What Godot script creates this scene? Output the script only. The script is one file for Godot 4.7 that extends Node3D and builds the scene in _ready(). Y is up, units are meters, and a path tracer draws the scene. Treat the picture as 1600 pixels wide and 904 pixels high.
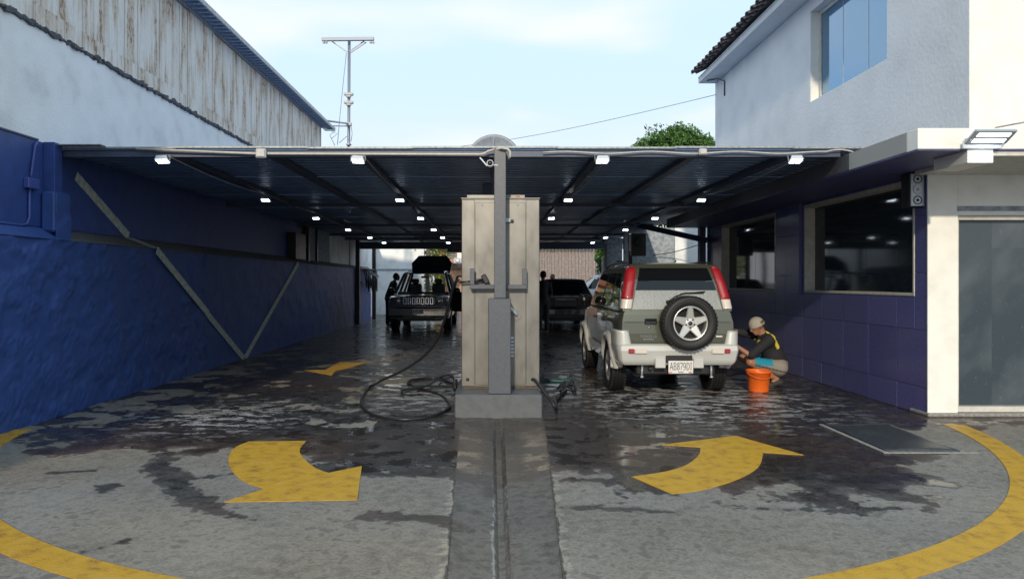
extends Node3D
# A car wash forecourt seen from the street. X runs to the right, Y up, the depth away from the street is -Z.

const EYE := 1.45
var rng := RandomNumberGenerator.new()
var M := {}
var taken := {}

# ------------------------------------------------------------------ mesh builder
class MB:
	var st := SurfaceTool.new()
	var uvs := false
	func _init(smooth := false):
		st.begin(Mesh.PRIMITIVE_TRIANGLES)
		st.set_smooth_group(0 if smooth else -1)
	func smooth(on: bool):
		st.set_smooth_group(0 if on else -1)
	# a, b, c run anticlockwise seen from outside
	func tri(a: Vector3, b: Vector3, c: Vector3):
		st.add_vertex(a); st.add_vertex(c); st.add_vertex(b)
	func quad(a: Vector3, b: Vector3, c: Vector3, d: Vector3):
		tri(a, b, c); tri(a, c, d)
	func poly_out(p: Array, c: Vector3):
		var n: Vector3 = (p[1] - p[0]).cross(p[2] - p[0])
		var flip: bool = n.dot(p[0] - c) < 0.0
		for i in range(1, p.size() - 1):
			if flip: tri(p[0], p[i + 1], p[i])
			else: tri(p[0], p[i], p[i + 1])
	func box(c: Vector3, s: Vector3, bevel := 0.0, b := Basis.IDENTITY):
		var h := s * 0.5
		var bv: float = min(bevel, min(h.x, min(h.y, h.z)) * 0.9)
		var v := func(axis: int, g: Vector3) -> Vector3:
			var q := Vector3(g.x * (h.x - bv), g.y * (h.y - bv), g.z * (h.z - bv))
			q[axis] = g[axis] * h[axis]
			return c + b * q
		var sg := [-1.0, 1.0]
		for a in 3:
			var a1 := (a + 1) % 3
			var a2 := (a + 2) % 3
			for s0 in sg:
				var f := []
				for k in [[-1.0, -1.0], [1.0, -1.0], [1.0, 1.0], [-1.0, 1.0]]:
					var g := Vector3.ZERO
					g[a] = s0; g[a1] = k[0]; g[a2] = k[1]
					f.append(v.call(a, g))
				poly_out(f, c)
			if bv > 0.0:
				for s1 in sg:
					for s2 in sg:
						var f := []
						for k in [[a1, -1.0], [a1, 1.0], [a2, 1.0], [a2, -1.0]]:
							var g := Vector3.ZERO
							g[a1] = s1; g[a2] = s2; g[a] = k[1]
							f.append(v.call(k[0], g))
						poly_out(f, c)
		if bv > 0.0:
			for x in sg:
				for y in sg:
					for z in sg:
						var g := Vector3(x, y, z)
						poly_out([v.call(0, g), v.call(1, g), v.call(2, g)], c)
	# box between two corners given as x0,x1,y0,y1,d0,d1 (d = depth from the street)
	func bx(x0, x1, y0, y1, d0, d1, bevel := 0.0):
		box(Vector3((x0 + x1) * 0.5, (y0 + y1) * 0.5, -(d0 + d1) * 0.5), Vector3(abs(x1 - x0), abs(y1 - y0), abs(d1 - d0)), bevel)
	# bar from a to b with a w x h section
	func bar(a: Vector3, b: Vector3, w: float, h: float, bevel := 0.0, up := Vector3.UP):
		var z := (b - a).normalized()
		var x := up.cross(z)
		if x.length() < 0.01: x = Vector3.RIGHT.cross(z)
		x = x.normalized()
		box((a + b) * 0.5, Vector3(w, h, a.distance_to(b)), bevel, Basis(x, z.cross(x), z))
	func tube(p: Array, r, sides := 8, caps := true):
		var n := p.size()
		var rings := []
		var t: Vector3 = (p[1] - p[0]).normalized()
		var x := t.cross(Vector3.UP)
		if x.length() < 0.05: x = t.cross(Vector3.RIGHT)
		x = x.normalized()
		for i in n:
			if i == 0: t = (p[1] - p[0]).normalized()
			elif i == n - 1: t = (p[i] - p[i - 1]).normalized()
			else: t = ((p[i + 1] - p[i]).normalized() + (p[i] - p[i - 1]).normalized()).normalized()
			x = (x - t * x.dot(t)).normalized()
			var y := t.cross(x)
			var rr: float = r[i] if r is Array else r
			var ring := []
			for k in sides:
				var a := TAU * k / sides
				ring.append(p[i] + (x * cos(a) + y * sin(a)) * rr)
			rings.append(ring)
		for i in n - 1:
			for k in sides:
				var k2 := (k + 1) % sides
				quad(rings[i][k], rings[i][k2], rings[i + 1][k2], rings[i + 1][k])
		if caps:
			for k in range(1, sides - 1):
				tri(rings[0][0], rings[0][k + 1], rings[0][k])
				tri(rings[n - 1][0], rings[n - 1][k], rings[n - 1][k + 1])
	# profile points are (radius, height along the axis)
	func lathe(prof: Array, c: Vector3, b := Basis.IDENTITY, sides := 24):
		for i in prof.size() - 1:
			for k in sides:
				var a0 := TAU * k / sides
				var a1 := TAU * (k + 1) / sides
				var q := func(pr, a): return c + b * Vector3(pr.x * cos(a), pr.y, -pr.x * sin(a))
				var p0 = q.call(prof[i], a0); var p1 = q.call(prof[i], a1); var p2 = q.call(prof[i + 1], a1); var p3 = q.call(prof[i + 1], a0)
				if prof[i].x < 1e-5: tri(p0, p2, p3)
				elif prof[i + 1].x < 1e-5: tri(p0, p1, p2)
				else: quad(p0, p1, p2, p3)
	# flat polygon swept along dir; the polygon lies in the plane of axes u, v about c
	func prism(poly: PackedVector2Array, c: Vector3, u: Vector3, v: Vector3, dir: Vector3):
		var idx := Geometry2D.triangulate_polygon(poly)
		var q := func(p: Vector2) -> Vector3: return c + u * p.x + v * p.y
		var up := u.cross(v).dot(dir) > 0.0
		for i in range(0, idx.size(), 3):
			var a: Vector2 = poly[idx[i]]; var b2: Vector2 = poly[idx[i + 1]]; var d: Vector2 = poly[idx[i + 2]]
			var ccw := (b2 - a).cross(d - a) > 0.0
			if ccw != up: var t := b2; b2 = d; d = t
			tri(q.call(a) + dir, q.call(b2) + dir, q.call(d) + dir)
			tri(q.call(a), q.call(d), q.call(b2))
		var area := 0.0
		for i in poly.size(): area += poly[i].cross(poly[(i + 1) % poly.size()])
		for i in poly.size():
			var a: Vector3 = q.call(poly[i]); var b3: Vector3 = q.call(poly[(i + 1) % poly.size()])
			if (area > 0.0) == up: quad(a, b3, b3 + dir, a + dir)
			else: quad(b3, a, a + dir, b3 + dir)
	# rows of points; flip turns the outside round
	func grid(rows: Array, flip := false, closed := false):
		for i in rows.size() - 1:
			var n: int = rows[i].size()
			for k in (n if closed else n - 1):
				var k2 := (k + 1) % n
				if flip: quad(rows[i][k], rows[i + 1][k], rows[i + 1][k2], rows[i][k2])
				else: quad(rows[i][k], rows[i][k2], rows[i + 1][k2], rows[i + 1][k])
	func mesh() -> ArrayMesh:
		st.generate_normals()
		return st.commit()

# ------------------------------------------------------------------ naming and tagging
func numbered(called: String) -> String:
	if not taken.has(called):
		taken[called] = 0
		return called
	taken[called] += 1
	return "%s_%03d" % [called, taken[called]]

func V(x: float, y: float, d: float) -> Vector3:
	return Vector3(x, y, -d)

func tag(o: Node3D, label: String, category: String, group := "", kind := ""):
	o.set_meta("label", label)
	if category: o.set_meta("category", category)
	if group: o.set_meta("group", group)
	o.set_meta("kind", kind if kind else "thing")

func thing(called: String, label: String, category: String, at := Vector3.ZERO, group := "") -> Node3D:
	var o := Node3D.new()
	o.name = numbered(called)
	add_child(o)
	o.position = at
	tag(o, label, category, group)
	return o

func put(parent: Node3D, called: String, mesh: Mesh, m: Material, at := Vector3.ZERO) -> MeshInstance3D:
	var o := MeshInstance3D.new()
	o.name = called
	o.mesh = mesh
	o.material_override = m
	parent.add_child(o, true)
	o.position = at
	return o

# part built in world coordinates under a thing that is not turned
func part(parent: Node3D, called: String, mb: MB, m: Material) -> MeshInstance3D:
	var off := Vector3.ZERO
	var n: Node = parent
	while n != self:
		off -= (n as Node3D).position
		n = n.get_parent()
	return put(parent, called, mb.mesh(), m, off)

func solo(called: String, label: String, category: String, mb: MB, m: Material, group := "", kind := "") -> MeshInstance3D:
	var o := put(self, numbered(called), mb.mesh(), m)
	tag(o, label, category, group, kind)
	return o

func boxpart(parent: Node3D, called: String, m: Material, x0, x1, y0, y1, d0, d1, bevel := 0.0) -> MeshInstance3D:
	var mb := MB.new()
	mb.bx(x0, x1, y0, y1, d0, d1, bevel)
	return part(parent, called, mb, m)

# ------------------------------------------------------------------ materials
func lin(r: float, g: float, b: float) -> Color:
	return Color(r, g, b).linear_to_srgb()

func mat(r: float, g: float, b: float, rough := 0.7, metal := 0.0) -> StandardMaterial3D:
	var m := StandardMaterial3D.new()
	m.albedo_color = lin(r, g, b)
	m.roughness = rough
	m.metallic = metal
	return m

func noise(sd: int, freq: float, oct := 4, kind := FastNoiseLite.TYPE_SIMPLEX_SMOOTH) -> FastNoiseLite:
	var n := FastNoiseLite.new()
	n.seed = sd
	n.frequency = freq
	n.noise_type = kind
	n.fractal_octaves = oct
	if oct > 6: n.fractal_gain = 0.58
	return n

func ramp(stops: Array) -> Gradient:
	var g := Gradient.new()
	var o := PackedFloat32Array()
	var c := PackedColorArray()
	for s in stops:
		o.append(s[0])
		c.append(s[1] if s[1] is Color else Color(s[1], s[1], s[1]))
	g.offsets = o
	g.colors = c
	return g

func ntex(sd: int, freq: float, stops: Array, size := 512, oct := 5, normal := 0.0) -> NoiseTexture2D:
	var t := NoiseTexture2D.new()
	t.width = size
	t.height = size
	t.seamless = true
	t.noise = noise(sd, freq, oct)
	if normal > 0.0:
		t.as_normal_map = true
		t.bump_strength = normal
	elif stops.size():
		t.color_ramp = ramp(stops)
	return t

func tri(m: StandardMaterial3D, scale, tex: Texture2D = null, nrm: Texture2D = null, amount := 1.0) -> StandardMaterial3D:
	m.uv1_triplanar = true
	m.uv1_world_triplanar = true
	m.uv1_scale = scale if scale is Vector3 else Vector3(scale, scale, scale)
	if tex: m.albedo_texture = tex
	if nrm:
		m.normal_enabled = true
		m.normal_texture = nrm
		m.normal_scale = amount
	return m

func make_materials():
	var soft := ntex(11, 0.012, [[0.0, 0.86], [0.5, 0.94], [1.0, 1.0]])
	var blot := ntex(12, 0.02, [[0.0, 0.72], [0.42, 0.88], [0.6, 0.95], [1.0, 1.0]], 512, 6)
	var bump := ntex(13, 0.05, [], 512, 5, 3.0)
	var fine := ntex(14, 0.12, [], 512, 4, 2.0)
	M.soft = soft; M.blot = blot; M.bump = bump; M.fine = fine
	M.blue_rough = tri(mat(0.032, 0.082, 0.28, 0.6), 0.8, soft, fine, 0.5)
	M.blue_flat = tri(mat(0.030, 0.070, 0.26, 0.55), 0.6, soft, fine, 0.25)
	M.stripe = tri(mat(0.52, 0.58, 0.53, 0.7), 1.2, blot, fine, 0.3)
	M.stain_ledge = tri(mat(0.13, 0.14, 0.14, 0.8), 1.5, blot, fine, 0.3)
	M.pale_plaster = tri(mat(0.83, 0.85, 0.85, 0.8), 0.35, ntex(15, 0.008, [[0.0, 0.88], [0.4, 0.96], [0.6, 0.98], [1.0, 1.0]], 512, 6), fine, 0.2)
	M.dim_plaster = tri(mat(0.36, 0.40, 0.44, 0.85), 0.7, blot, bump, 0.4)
	M.mortar = tri(mat(0.12, 0.125, 0.14, 0.95), 2.5, blot, bump, 1.2)
	M.grey_paint = tri(mat(0.75, 0.765, 0.77, 0.6), 0.25, ntex(16, 0.008, [[0.0, 0.92], [0.5, 0.97], [1.0, 1.0]]), fine, 0.15)
	M.cream = tri(mat(0.82, 0.81, 0.755, 0.6), 0.5, ntex(17, 0.01, [[0.0, 0.93], [0.5, 0.98], [1.0, 1.0]]), fine, 0.15)
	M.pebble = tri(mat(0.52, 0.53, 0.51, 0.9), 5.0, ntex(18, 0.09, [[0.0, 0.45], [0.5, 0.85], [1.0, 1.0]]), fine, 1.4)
	M.purple = tri(mat(0.115, 0.118, 0.30, 0.24), 1.4, ntex(19, 0.03, [[0.0, 0.86], [0.5, 0.95], [1.0, 1.0]]))
	M.purple_plaster = tri(mat(0.085, 0.095, 0.24, 0.5), 0.8, soft, fine, 0.2)
	M.grout = mat(0.25, 0.23, 0.30, 0.8)
	M.dark_glass = mat(0.012, 0.016, 0.020, 0.04)
	M.window_glass = mat(0.030, 0.038, 0.044, 0.05)
	M.blue_glass = mat(0.20, 0.34, 0.50, 0.05, 0.85)
	M.door_glass = mat(0.045, 0.06, 0.075, 0.22)
	M.white_frame = tri(mat(0.62, 0.60, 0.54, 0.5), 1.0, soft)
	M.steel = tri(mat(0.205, 0.20, 0.188, 0.38, 0.7), Vector3(0.7, 0.35, 0.7), ntex(20, 0.012, [[0.0, 0.80], [0.45, 0.92], [1.0, 1.0]]))
	M.column_grey = tri(mat(0.080, 0.091, 0.112, 0.42), 1.2, ntex(22, 0.03, [[0.0, 0.88], [0.6, 0.96], [1.0, 1.0]], 512, 6), fine, 0.15)
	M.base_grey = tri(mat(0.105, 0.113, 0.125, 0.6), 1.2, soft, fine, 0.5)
	M.canopy = tri(mat(0.15, 0.245, 0.43, 0.36, 0.2), Vector3(0.35, 1.0, 2.0), ntex(23, 0.02, [[0.0, 0.7], [0.5, 0.9], [1.0, 1.0]]))
	M.canopy_light = tri(mat(0.34, 0.38, 0.42, 0.5, 0.1), Vector3(0.35, 1.0, 2.0), blot)
	M.canopy_light.backlight = lin(0.5, 0.55, 0.6)
	M.beam = tri(mat(0.06, 0.08, 0.13, 0.45, 0.1), 1.5, soft)
	M.beam_edge = tri(mat(0.34, 0.37, 0.38, 0.5, 0.3), 1.5, blot)
	M.conduit = tri(mat(0.56, 0.52, 0.46, 0.5), 2.0, soft)
	M.blue_conduit = mat(0.05, 0.08, 0.28, 0.45)
	M.box_white = tri(mat(0.55, 0.55, 0.53, 0.5), 2.0, soft)
	M.lamp_grey = mat(0.42, 0.46, 0.50, 0.35, 0.4)
	M.lamp_body = mat(0.50, 0.54, 0.58, 0.4)
	M.rubber = tri(mat(0.018, 0.019, 0.021, 0.55), 3.0, soft)
	M.rubber.albedo_texture = ntex(24, 0.05, [[0.0, 0.6], [1.0, 1.0]])
	M.black = mat(0.012, 0.013, 0.015, 0.4)
	M.black_gloss = mat(0.008, 0.009, 0.012, 0.12)
	M.hose = mat(0.015, 0.016, 0.018, 0.38)
	M.hose_green = mat(0.02, 0.10, 0.10, 0.4)
	M.galv = tri(mat(0.42, 0.45, 0.48, 0.45, 0.5), 1.2, blot)
	M.galv_blue = tri(mat(0.30, 0.44, 0.66, 0.5, 0.1), 1.2, blot)
	M.pole = mat(0.22, 0.24, 0.29, 0.5, 0.3)
	M.insulator = mat(0.42, 0.42, 0.42, 0.5)
	M.dish = tri(mat(0.26, 0.29, 0.33, 0.55, 0.2), 1.5, soft)
	M.clay = tri(mat(0.135, 0.12, 0.125, 0.85), 2.5, blot, bump, 0.6)
	M.clay_red = tri(mat(0.44, 0.17, 0.10, 0.85), 2.0, blot)
	M.brick = tri(mat(0.56, 0.31, 0.19, 0.85), 1.5, blot)
	M.brown_sheet = tri(mat(0.34, 0.29, 0.27, 0.6, 0.1), 0.8, blot)
	M.wood = tri(mat(0.14, 0.10, 0.07, 0.9), 2.0, blot, bump, 0.8)
	M.tank_blue = mat(0.05, 0.27, 0.62, 0.45)
	M.orange_wall = tri(mat(0.66, 0.33, 0.20, 0.85), 1.0, blot)
	M.plate_dark = tri(mat(0.050, 0.060, 0.064, 0.42), 2.0, ntex(25, 0.02, [[0.0, 0.55], [0.5, 0.85], [1.0, 1.0]]), bump, 0.5)
	M.rim_concrete = tri(mat(0.30, 0.285, 0.27, 0.85), 2.0, blot, bump, 0.5)
	M.leaf = mat(0.055, 0.13, 0.03, 0.6)
	M.leaf.backlight = lin(0.08, 0.16, 0.03)
	M.leaf.cull_mode = BaseMaterial3D.CULL_DISABLED
	M.leaf.vertex_color_use_as_albedo = true
	M.leaf.albedo_color = Color.WHITE
	M.bark = tri(mat(0.13, 0.10, 0.08, 0.95), 3.0, blot, bump, 1.0)
	M.glow = mat(0.9, 0.9, 0.9, 0.4)
	M.glow.emission_enabled = true
	M.glow.emission = Color(0.90, 0.95, 1.0)
	M.glow.emission_energy_multiplier = 7.0
	M.glow_soft = M.glow.duplicate()
	M.glow_soft.emission_energy_multiplier = 2.0
	# old factory siding: white paint run through with rust
	M.siding = mat(1, 1, 1, 0.75)
	M.siding.albedo_texture = siding_texture()
	tri(M.siding, Vector3(0.22, 0.22, 0.22), null, fine, 0.2)

func siding_texture() -> ImageTexture:
	var w := 768
	var img := Image.create(w, w, false, Image.FORMAT_RGB8)
	var a := noise(31, 1.0, 4)
	var b := noise(32, 1.0, 5)
	var c := noise(33, 1.0, 3)
	for j in w:
		for i in w:
			var x := float(i) / w * 4.5
			var y := float(j) / w * 4.5
			var streak := a.get_noise_2d(x * 9.0, y * 0.55)
			var patch := b.get_noise_2d(x * 2.2, y * 0.9 + 40.0)
			var speck := c.get_noise_2d(x * 26.0, y * 8.0)
			var rust: float = clamp((streak * 0.85 + patch * 1.05 + 0.30) * 1.5, 0.0, 1.0)
			var deep: float = clamp((streak * 0.8 + patch + speck * 0.7 - 0.42) * 3.0, 0.0, 1.0)
			var col := Color(0.72, 0.70, 0.66).lerp(Color(0.56, 0.46, 0.36), rust * 0.85).lerp(Color(0.27, 0.18, 0.12), deep)
			col = col * (1.0 + speck * 0.10)
			img.set_pixel(i, j, col.clamp().linear_to_srgb())
	return ImageTexture.create_from_image(img)

# ------------------------------------------------------------------ camera, sky, sun
func make_view():
	var cam := Camera3D.new()
	cam.name = "camera"
	add_child(cam)
	cam.position = Vector3(0, EYE, 0)
	cam.set_frustum(904.0 / 1100.0 * 0.1, Vector2(30.0, -12.0) / 1100.0 * 0.1, 0.1, 900.0)
	cam.current = true
	var we := WorldEnvironment.new()
	we.name = "environment"
	var e := Environment.new()
	e.background_mode = Environment.BG_SKY
	e.tonemap_mode = Environment.TONE_MAPPER_LINEAR
	e.tonemap_exposure = 1.15
	e.sdfgi_enabled = true
	e.ssao_enabled = true
	e.ssil_enabled = true
	var sky := Sky.new()
	var sm := PanoramaSkyMaterial.new()
	sm.panorama = sky_texture()
	sky.sky_material = sm
	e.sky = sky
	e.background_energy_multiplier = 1.0
	we.environment = e
	add_child(we)
	var sun := DirectionalLight3D.new()
	sun.name = "sun"
	add_child(sun)
	var el := deg_to_rad(21.0)
	var az := deg_to_rad(8.0)
	sun.look_at_from_position(Vector3.ZERO, Vector3(sin(az) * cos(el), -sin(el), -cos(az) * cos(el)))
	sun.light_color = Color(1.0, 0.94, 0.84)
	sun.light_energy = 0.85
	sun.light_angular_distance = 1.5
	sun.shadow_enabled = true

func sky_texture() -> ImageTexture:
	var w := 1024
	var h := 512
	var img := Image.create(w, h, false, Image.FORMAT_RGBF)
	var n1 := noise(41, 1.0, 4)
	var n2 := noise(42, 1.0, 4)
	for j in h:
		var up := PI * (0.5 - (j + 0.5) / h)
		for i in w:
			var az := TAU * (i + 0.5) / w
			var d := Vector3(cos(up) * cos(az), sin(up), cos(up) * sin(az))
			var y: float = max(d.y, 0.0)
			var c := Color(0.80, 0.84, 0.92).lerp(Color(0.62, 0.81, 0.97), smoothstep(0.03, 0.30, y)).lerp(Color(0.60, 0.78, 0.98), smoothstep(0.3, 1.0, y))
			# thin streaky cloud lying in flat bands
			var q := d / (y + 0.18)
			var s := n1.get_noise_3d(q.x * 0.55 + 3.0, d.y * 5.0, q.z * 0.55) * 0.7 + n2.get_noise_3d(q.x * 1.6, d.y * 7.0, q.z * 1.6) * 0.3
			var cloud := smoothstep(-0.05, 0.42, s)
			c = c.lerp(Color(0.93, 0.91, 0.92), cloud * 0.7)
			img.set_pixel(i, j, c)
	return ImageTexture.create_from_image(img)

# ------------------------------------------------------------------ ground
func gutter_left(d: float) -> float:
	return -0.228 - (d - 3.44) * 0.0275
func gutter_right(d: float) -> float:
	return 0.344 + (d - 3.44) * 0.0505

func bed(x: float, d: float) -> float:
	if d > 7.6: return 0.0
	var l := gutter_left(d); var r := gutter_right(d)
	if x <= l or x >= r: return 0.0
	var c := 0.05
	var k: float = clamp((7.6 - d) / 0.8, 0.15, 1.0)
	var t: float = (c - x) / (c - l) if x < c else (x - c) / (r - c)
	if t < 0.06: return -0.085 * k
	if t < 0.13: return lerp(-0.085, -0.05, (t - 0.06) / 0.07) * k
	return lerp(-0.048, -0.014, (t - 0.13) / 0.87) * k

var wet_edge := [[-7.0, 6.9], [-4.4, 6.55], [-3.4, 6.0], [-2.4, 5.95], [-1.5, 5.75], [-0.8, 5.4], [-0.3, 5.3], [0.5, 5.0], [1.0, 4.85], [2.0, 4.65], [2.8, 4.8], [3.3, 5.4], [3.9, 6.5], [4.4, 7.3], [7.0, 7.8]]
var marks := [  # wet runs on the dry concrete: polyline, width
	[[Vector2(-2.75, 5.9), Vector2(-2.58, 5.4), Vector2(-2.2, 4.92), Vector2(-1.9, 4.62)], 0.13],
	[[Vector2(-2.35, 5.1), Vector2(-1.9, 5.35), Vector2(-1.3, 5.3)], 0.045],
	[[Vector2(-1.95, 4.6), Vector2(-1.7, 4.42), Vector2(-1.45, 4.28)], 0.06],
	[[Vector2(-2.72, 5.0), Vector2(-2.70, 4.85)], 0.08],
	[[Vector2(-3.35, 5.35), Vector2(-3.1, 5.4)], 0.05],
	[[Vector2(-2.2, 3.78), Vector2(-2.05, 3.95)], 0.05],
	[[Vector2(-0.75, 4.4), Vector2(-0.5, 4.36), Vector2(-0.22, 4.22)], 0.075],
	[[Vector2(0.45, 4.52), Vector2(0.8, 4.50), Vector2(1.15, 4.42)], 0.055],
	[[Vector2(1.7, 4.52), Vector2(2.1, 4.45), Vector2(2.65, 4.52)], 0.06],
	[[Vector2(0.0, 7.5), Vector2(0.0, 6.2), Vector2(-0.02, 4.9)], 0.06],
	[[Vector2(0.12, 7.5), Vector2(0.1, 6.0), Vector2(0.09, 3.2)], 0.02]]

func edge_at(x: float) -> float:
	for i in wet_edge.size() - 1:
		if x < wet_edge[i + 1][0]:
			return lerp(wet_edge[i][1], wet_edge[i + 1][1], clamp((x - wet_edge[i][0]) / (wet_edge[i + 1][0] - wet_edge[i][0]), 0.0, 1.0))
	return 7.8

# colour (r, g, b), gloss and height of the concrete, computed for a stretch of floor
func floor_maps(x0: float, x1: float, d0: float, d1: float, w: int, h: int) -> Array:
	var nb := noise(51, 0.55, 8)
	var nm := noise(52, 1.5, 7)
	var nf := noise(53, 9.0, 4)
	var ng := noise(54, 45.0, 2)
	var nh := noise(55, 0.35, 3)
	var np := noise(56, 2.3, 8)
	var nfoam := noise(57, 3.2, 8)
	var col := PackedByteArray(); col.resize(w * h * 3)
	var rgh := PackedByteArray(); rgh.resize(w * h)
	var hgt := PackedByteArray(); hgt.resize(w * h)
	var k := 0
	var edges := PackedFloat32Array()
	for i in w: edges.append(edge_at(lerp(x0, x1, (i + 0.5) / w)))
	for j in h:
		var d: float = lerp(d1, d0, (j + 0.5) / h)
		var gl := gutter_left(d); var gr := gutter_right(d)
		var ringz := d < 8.0
		for i in w:
			var x: float = lerp(x0, x1, (i + 0.5) / w)
			var b := nb.get_noise_2d(x, d)
			var m := nm.get_noise_2d(x, d)
			var f := nf.get_noise_2d(x, d)
			var g := ng.get_noise_2d(x, d)
			var e: float = d - edges[i] + b * 1.5 + m * 1.1 + f * 0.22
			var wet: float = clamp(e * 8.0 + 0.5, 0.0, 1.0)
			var run := 0.0
			if d > 7.0 and x < -1.2:   # dried islands along the blue wall
				wet *= 1.0 - clamp((m * 1.5 + b * 1.1 + f * 0.25 - 0.36 + (0.34 if x < -3.9 else 0.0) - (d - 9.0) * 0.02) * 7.0, 0.0, 1.0)
			if d < 6.2 and d > 3.0:
				for mk in marks:
					var pts = mk[0]
					for q in pts.size() - 1:
						var near: Vector2 = Geometry2D.get_closest_point_to_segment(Vector2(x, d), pts[q], pts[q + 1]) if abs(x - pts[q].x) < 1.2 else Vector2(99, 99)
						var ds := near.distance_to(Vector2(x, d))
						if ds < 0.4:
							run = max(run, clamp((mk[1] * (1.0 + m * 1.6) + f * 0.07 - ds) * 30.0, 0.0, 1.0) * 0.9)
			wet = max(wet, run)
			var grime: float = clamp(0.5 + b * 0.8 + m * 0.6, 0.0, 1.0)
			var hue := nh.get_noise_2d(x, d)
			# dry concrete
			var v: float = 0.20 * (0.78 + grime * 0.36 + f * 0.34 + g * 0.34)
			var dark: float = clamp((m * 0.9 + f * 1.2 + g * 0.25 - 0.42) * 5.0, 0.0, 1.0)
			v *= 1.0 - dark * 0.45
			var r := v * (1.08 + hue * 0.10)
			var gg := v
			var bb := v * (0.85 - hue * 0.10)
			var rough := 0.88
			var height := 0.5 + f * 0.18 + g * 0.22
			if x > gl and x < gr and d < 7.6:
				var dk: float = 0.62 + 0.15 * m + f * 0.15
				r *= dk; gg *= dk; bb *= dk * 1.02
				rough = 0.7
				wet *= 0.75
				var lime: float = abs(abs(x - 0.05 + m * 0.03) - 0.042)
				if lime < 0.006 + f * 0.012:
					r = 0.27; gg = 0.265; bb = 0.25
			elif d < 7.6:
				var dl: float = min(abs(x - gl), abs(x - gr))
				if dl < 0.010 + m * 0.02:
					r *= 0.35; gg *= 0.35; bb *= 0.35
				elif dl < 0.03 + f * 0.09 + m * 0.03:
					r = min(r * 1.35, 0.4); gg = min(gg * 1.33, 0.4); bb = min(bb * 1.28, 0.4)
			if wet > 0.0:
				var brown: float = clamp(hue * 1.6 + 0.45 + m * 0.4, 0.0, 1.0)
				var soak: float = clamp(max(e * 0.9 + 0.35, run * 0.7) + np.get_noise_2d(x + 31.0, d) * 0.8, 0.0, 1.0)
				var wv: float = lerp(0.062, 0.022, soak) * (1.0 + f * 0.6 + g * 0.7 + b * 0.4)
				var wr: float = wv * lerp(1.05, 1.75, brown)
				var wg: float = wv * lerp(1.0, 1.22, brown)
				var wb: float = wv * lerp(1.0, 0.95, brown)
				r = lerp(r, wr, wet); gg = lerp(gg, wg, wet); bb = lerp(bb, wb, wet)
				var pool: float = clamp((np.get_noise_2d(x, d * 1.3) * 1.5 + b * 0.5 - 0.10) * 5.0, 0.0, 1.0) * clamp(soak * 1.6 - 0.3, 0.0, 1.0)
				var wr2: float = lerp(lerp(0.62, 0.36, soak) + f * 0.14 + g * 0.12, 0.11, pool)
				rough = lerp(rough, wr2, wet)
				height = lerp(height, 0.5 + (f * 0.14 + g * 0.20) * (1.0 - pool * 0.9), wet)
				# soap suds drying in streaks
				var where: float = 0.0
				if d > 6.4 and d < 13.0:
					var near_car: float = clamp(1.0 - abs(x - 2.5) / 2.2, 0.0, 1.0) * clamp(1.0 - abs(d - 8.8) / 2.4, 0.0, 1.0)
					var near_hose: float = clamp(1.0 - abs(x + 1.0) / 1.1, 0.0, 1.0) * clamp(1.0 - abs(d - 8.8) / 1.7, 0.0, 1.0)
					var by_wall: float = clamp(1.0 - abs(x + 2.9) / 1.5, 0.0, 1.0) * clamp(1.0 - abs(d - 7.6) / 1.4, 0.0, 1.0)
					where = max(near_car, max(near_hose * 0.8, by_wall * 0.75))
				if where > 0.0:
					var fo := nfoam.get_noise_2d(x * 0.7, d * 1.5)
					var foam: float = clamp((fo * 1.2 + f * 0.5 + g * 0.5 - 0.30 + where * 0.5) * 5.0, 0.0, 1.0) * wet * min(1.0, where * 2.0)
					r = lerp(r, 0.46, foam * 0.85); gg = lerp(gg, 0.47, foam * 0.85); bb = lerp(bb, 0.48, foam * 0.85)
					rough = lerp(rough, 0.45, foam)
			col[k * 3] = int(clamp(pow(clamp(r, 0.0, 1.0), 1.0 / 2.2), 0.0, 1.0) * 255.0)
			col[k * 3 + 1] = int(clamp(pow(clamp(gg, 0.0, 1.0), 1.0 / 2.2), 0.0, 1.0) * 255.0)
			col[k * 3 + 2] = int(clamp(pow(clamp(bb, 0.0, 1.0), 1.0 / 2.2), 0.0, 1.0) * 255.0)
			rgh[k] = int(clamp(rough, 0.02, 1.0) * 255.0)
			hgt[k] = int(clamp(height, 0.0, 1.0) * 255.0)
			k += 1
	var ci := Image.create_from_data(w, h, false, Image.FORMAT_RGB8, col)
	var ri := Image.create_from_data(w, h, false, Image.FORMAT_L8, rgh)
	var hi := Image.create_from_data(w, h, false, Image.FORMAT_L8, hgt)
	hi.convert(Image.FORMAT_RGBA8)
	hi.bump_map_to_normal_map(1.0)
	return [ImageTexture.create_from_image(ci), ImageTexture.create_from_image(ri), ImageTexture.create_from_image(hi)]

func floor_material(x0: float, x1: float, d0: float, d1: float, w: int, h: int) -> StandardMaterial3D:
	var maps := floor_maps(x0, x1, d0, d1, w, h)
	var m := StandardMaterial3D.new()
	m.albedo_texture = maps[0]
	m.roughness = 1.0
	m.roughness_texture = maps[1]
	m.roughness_texture_channel = BaseMaterial3D.TEXTURE_CHANNEL_RED
	m.normal_enabled = true
	m.normal_texture = maps[2]
	m.normal_scale = 0.5 if d0 < 5.0 else 0.15
	return m

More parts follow.
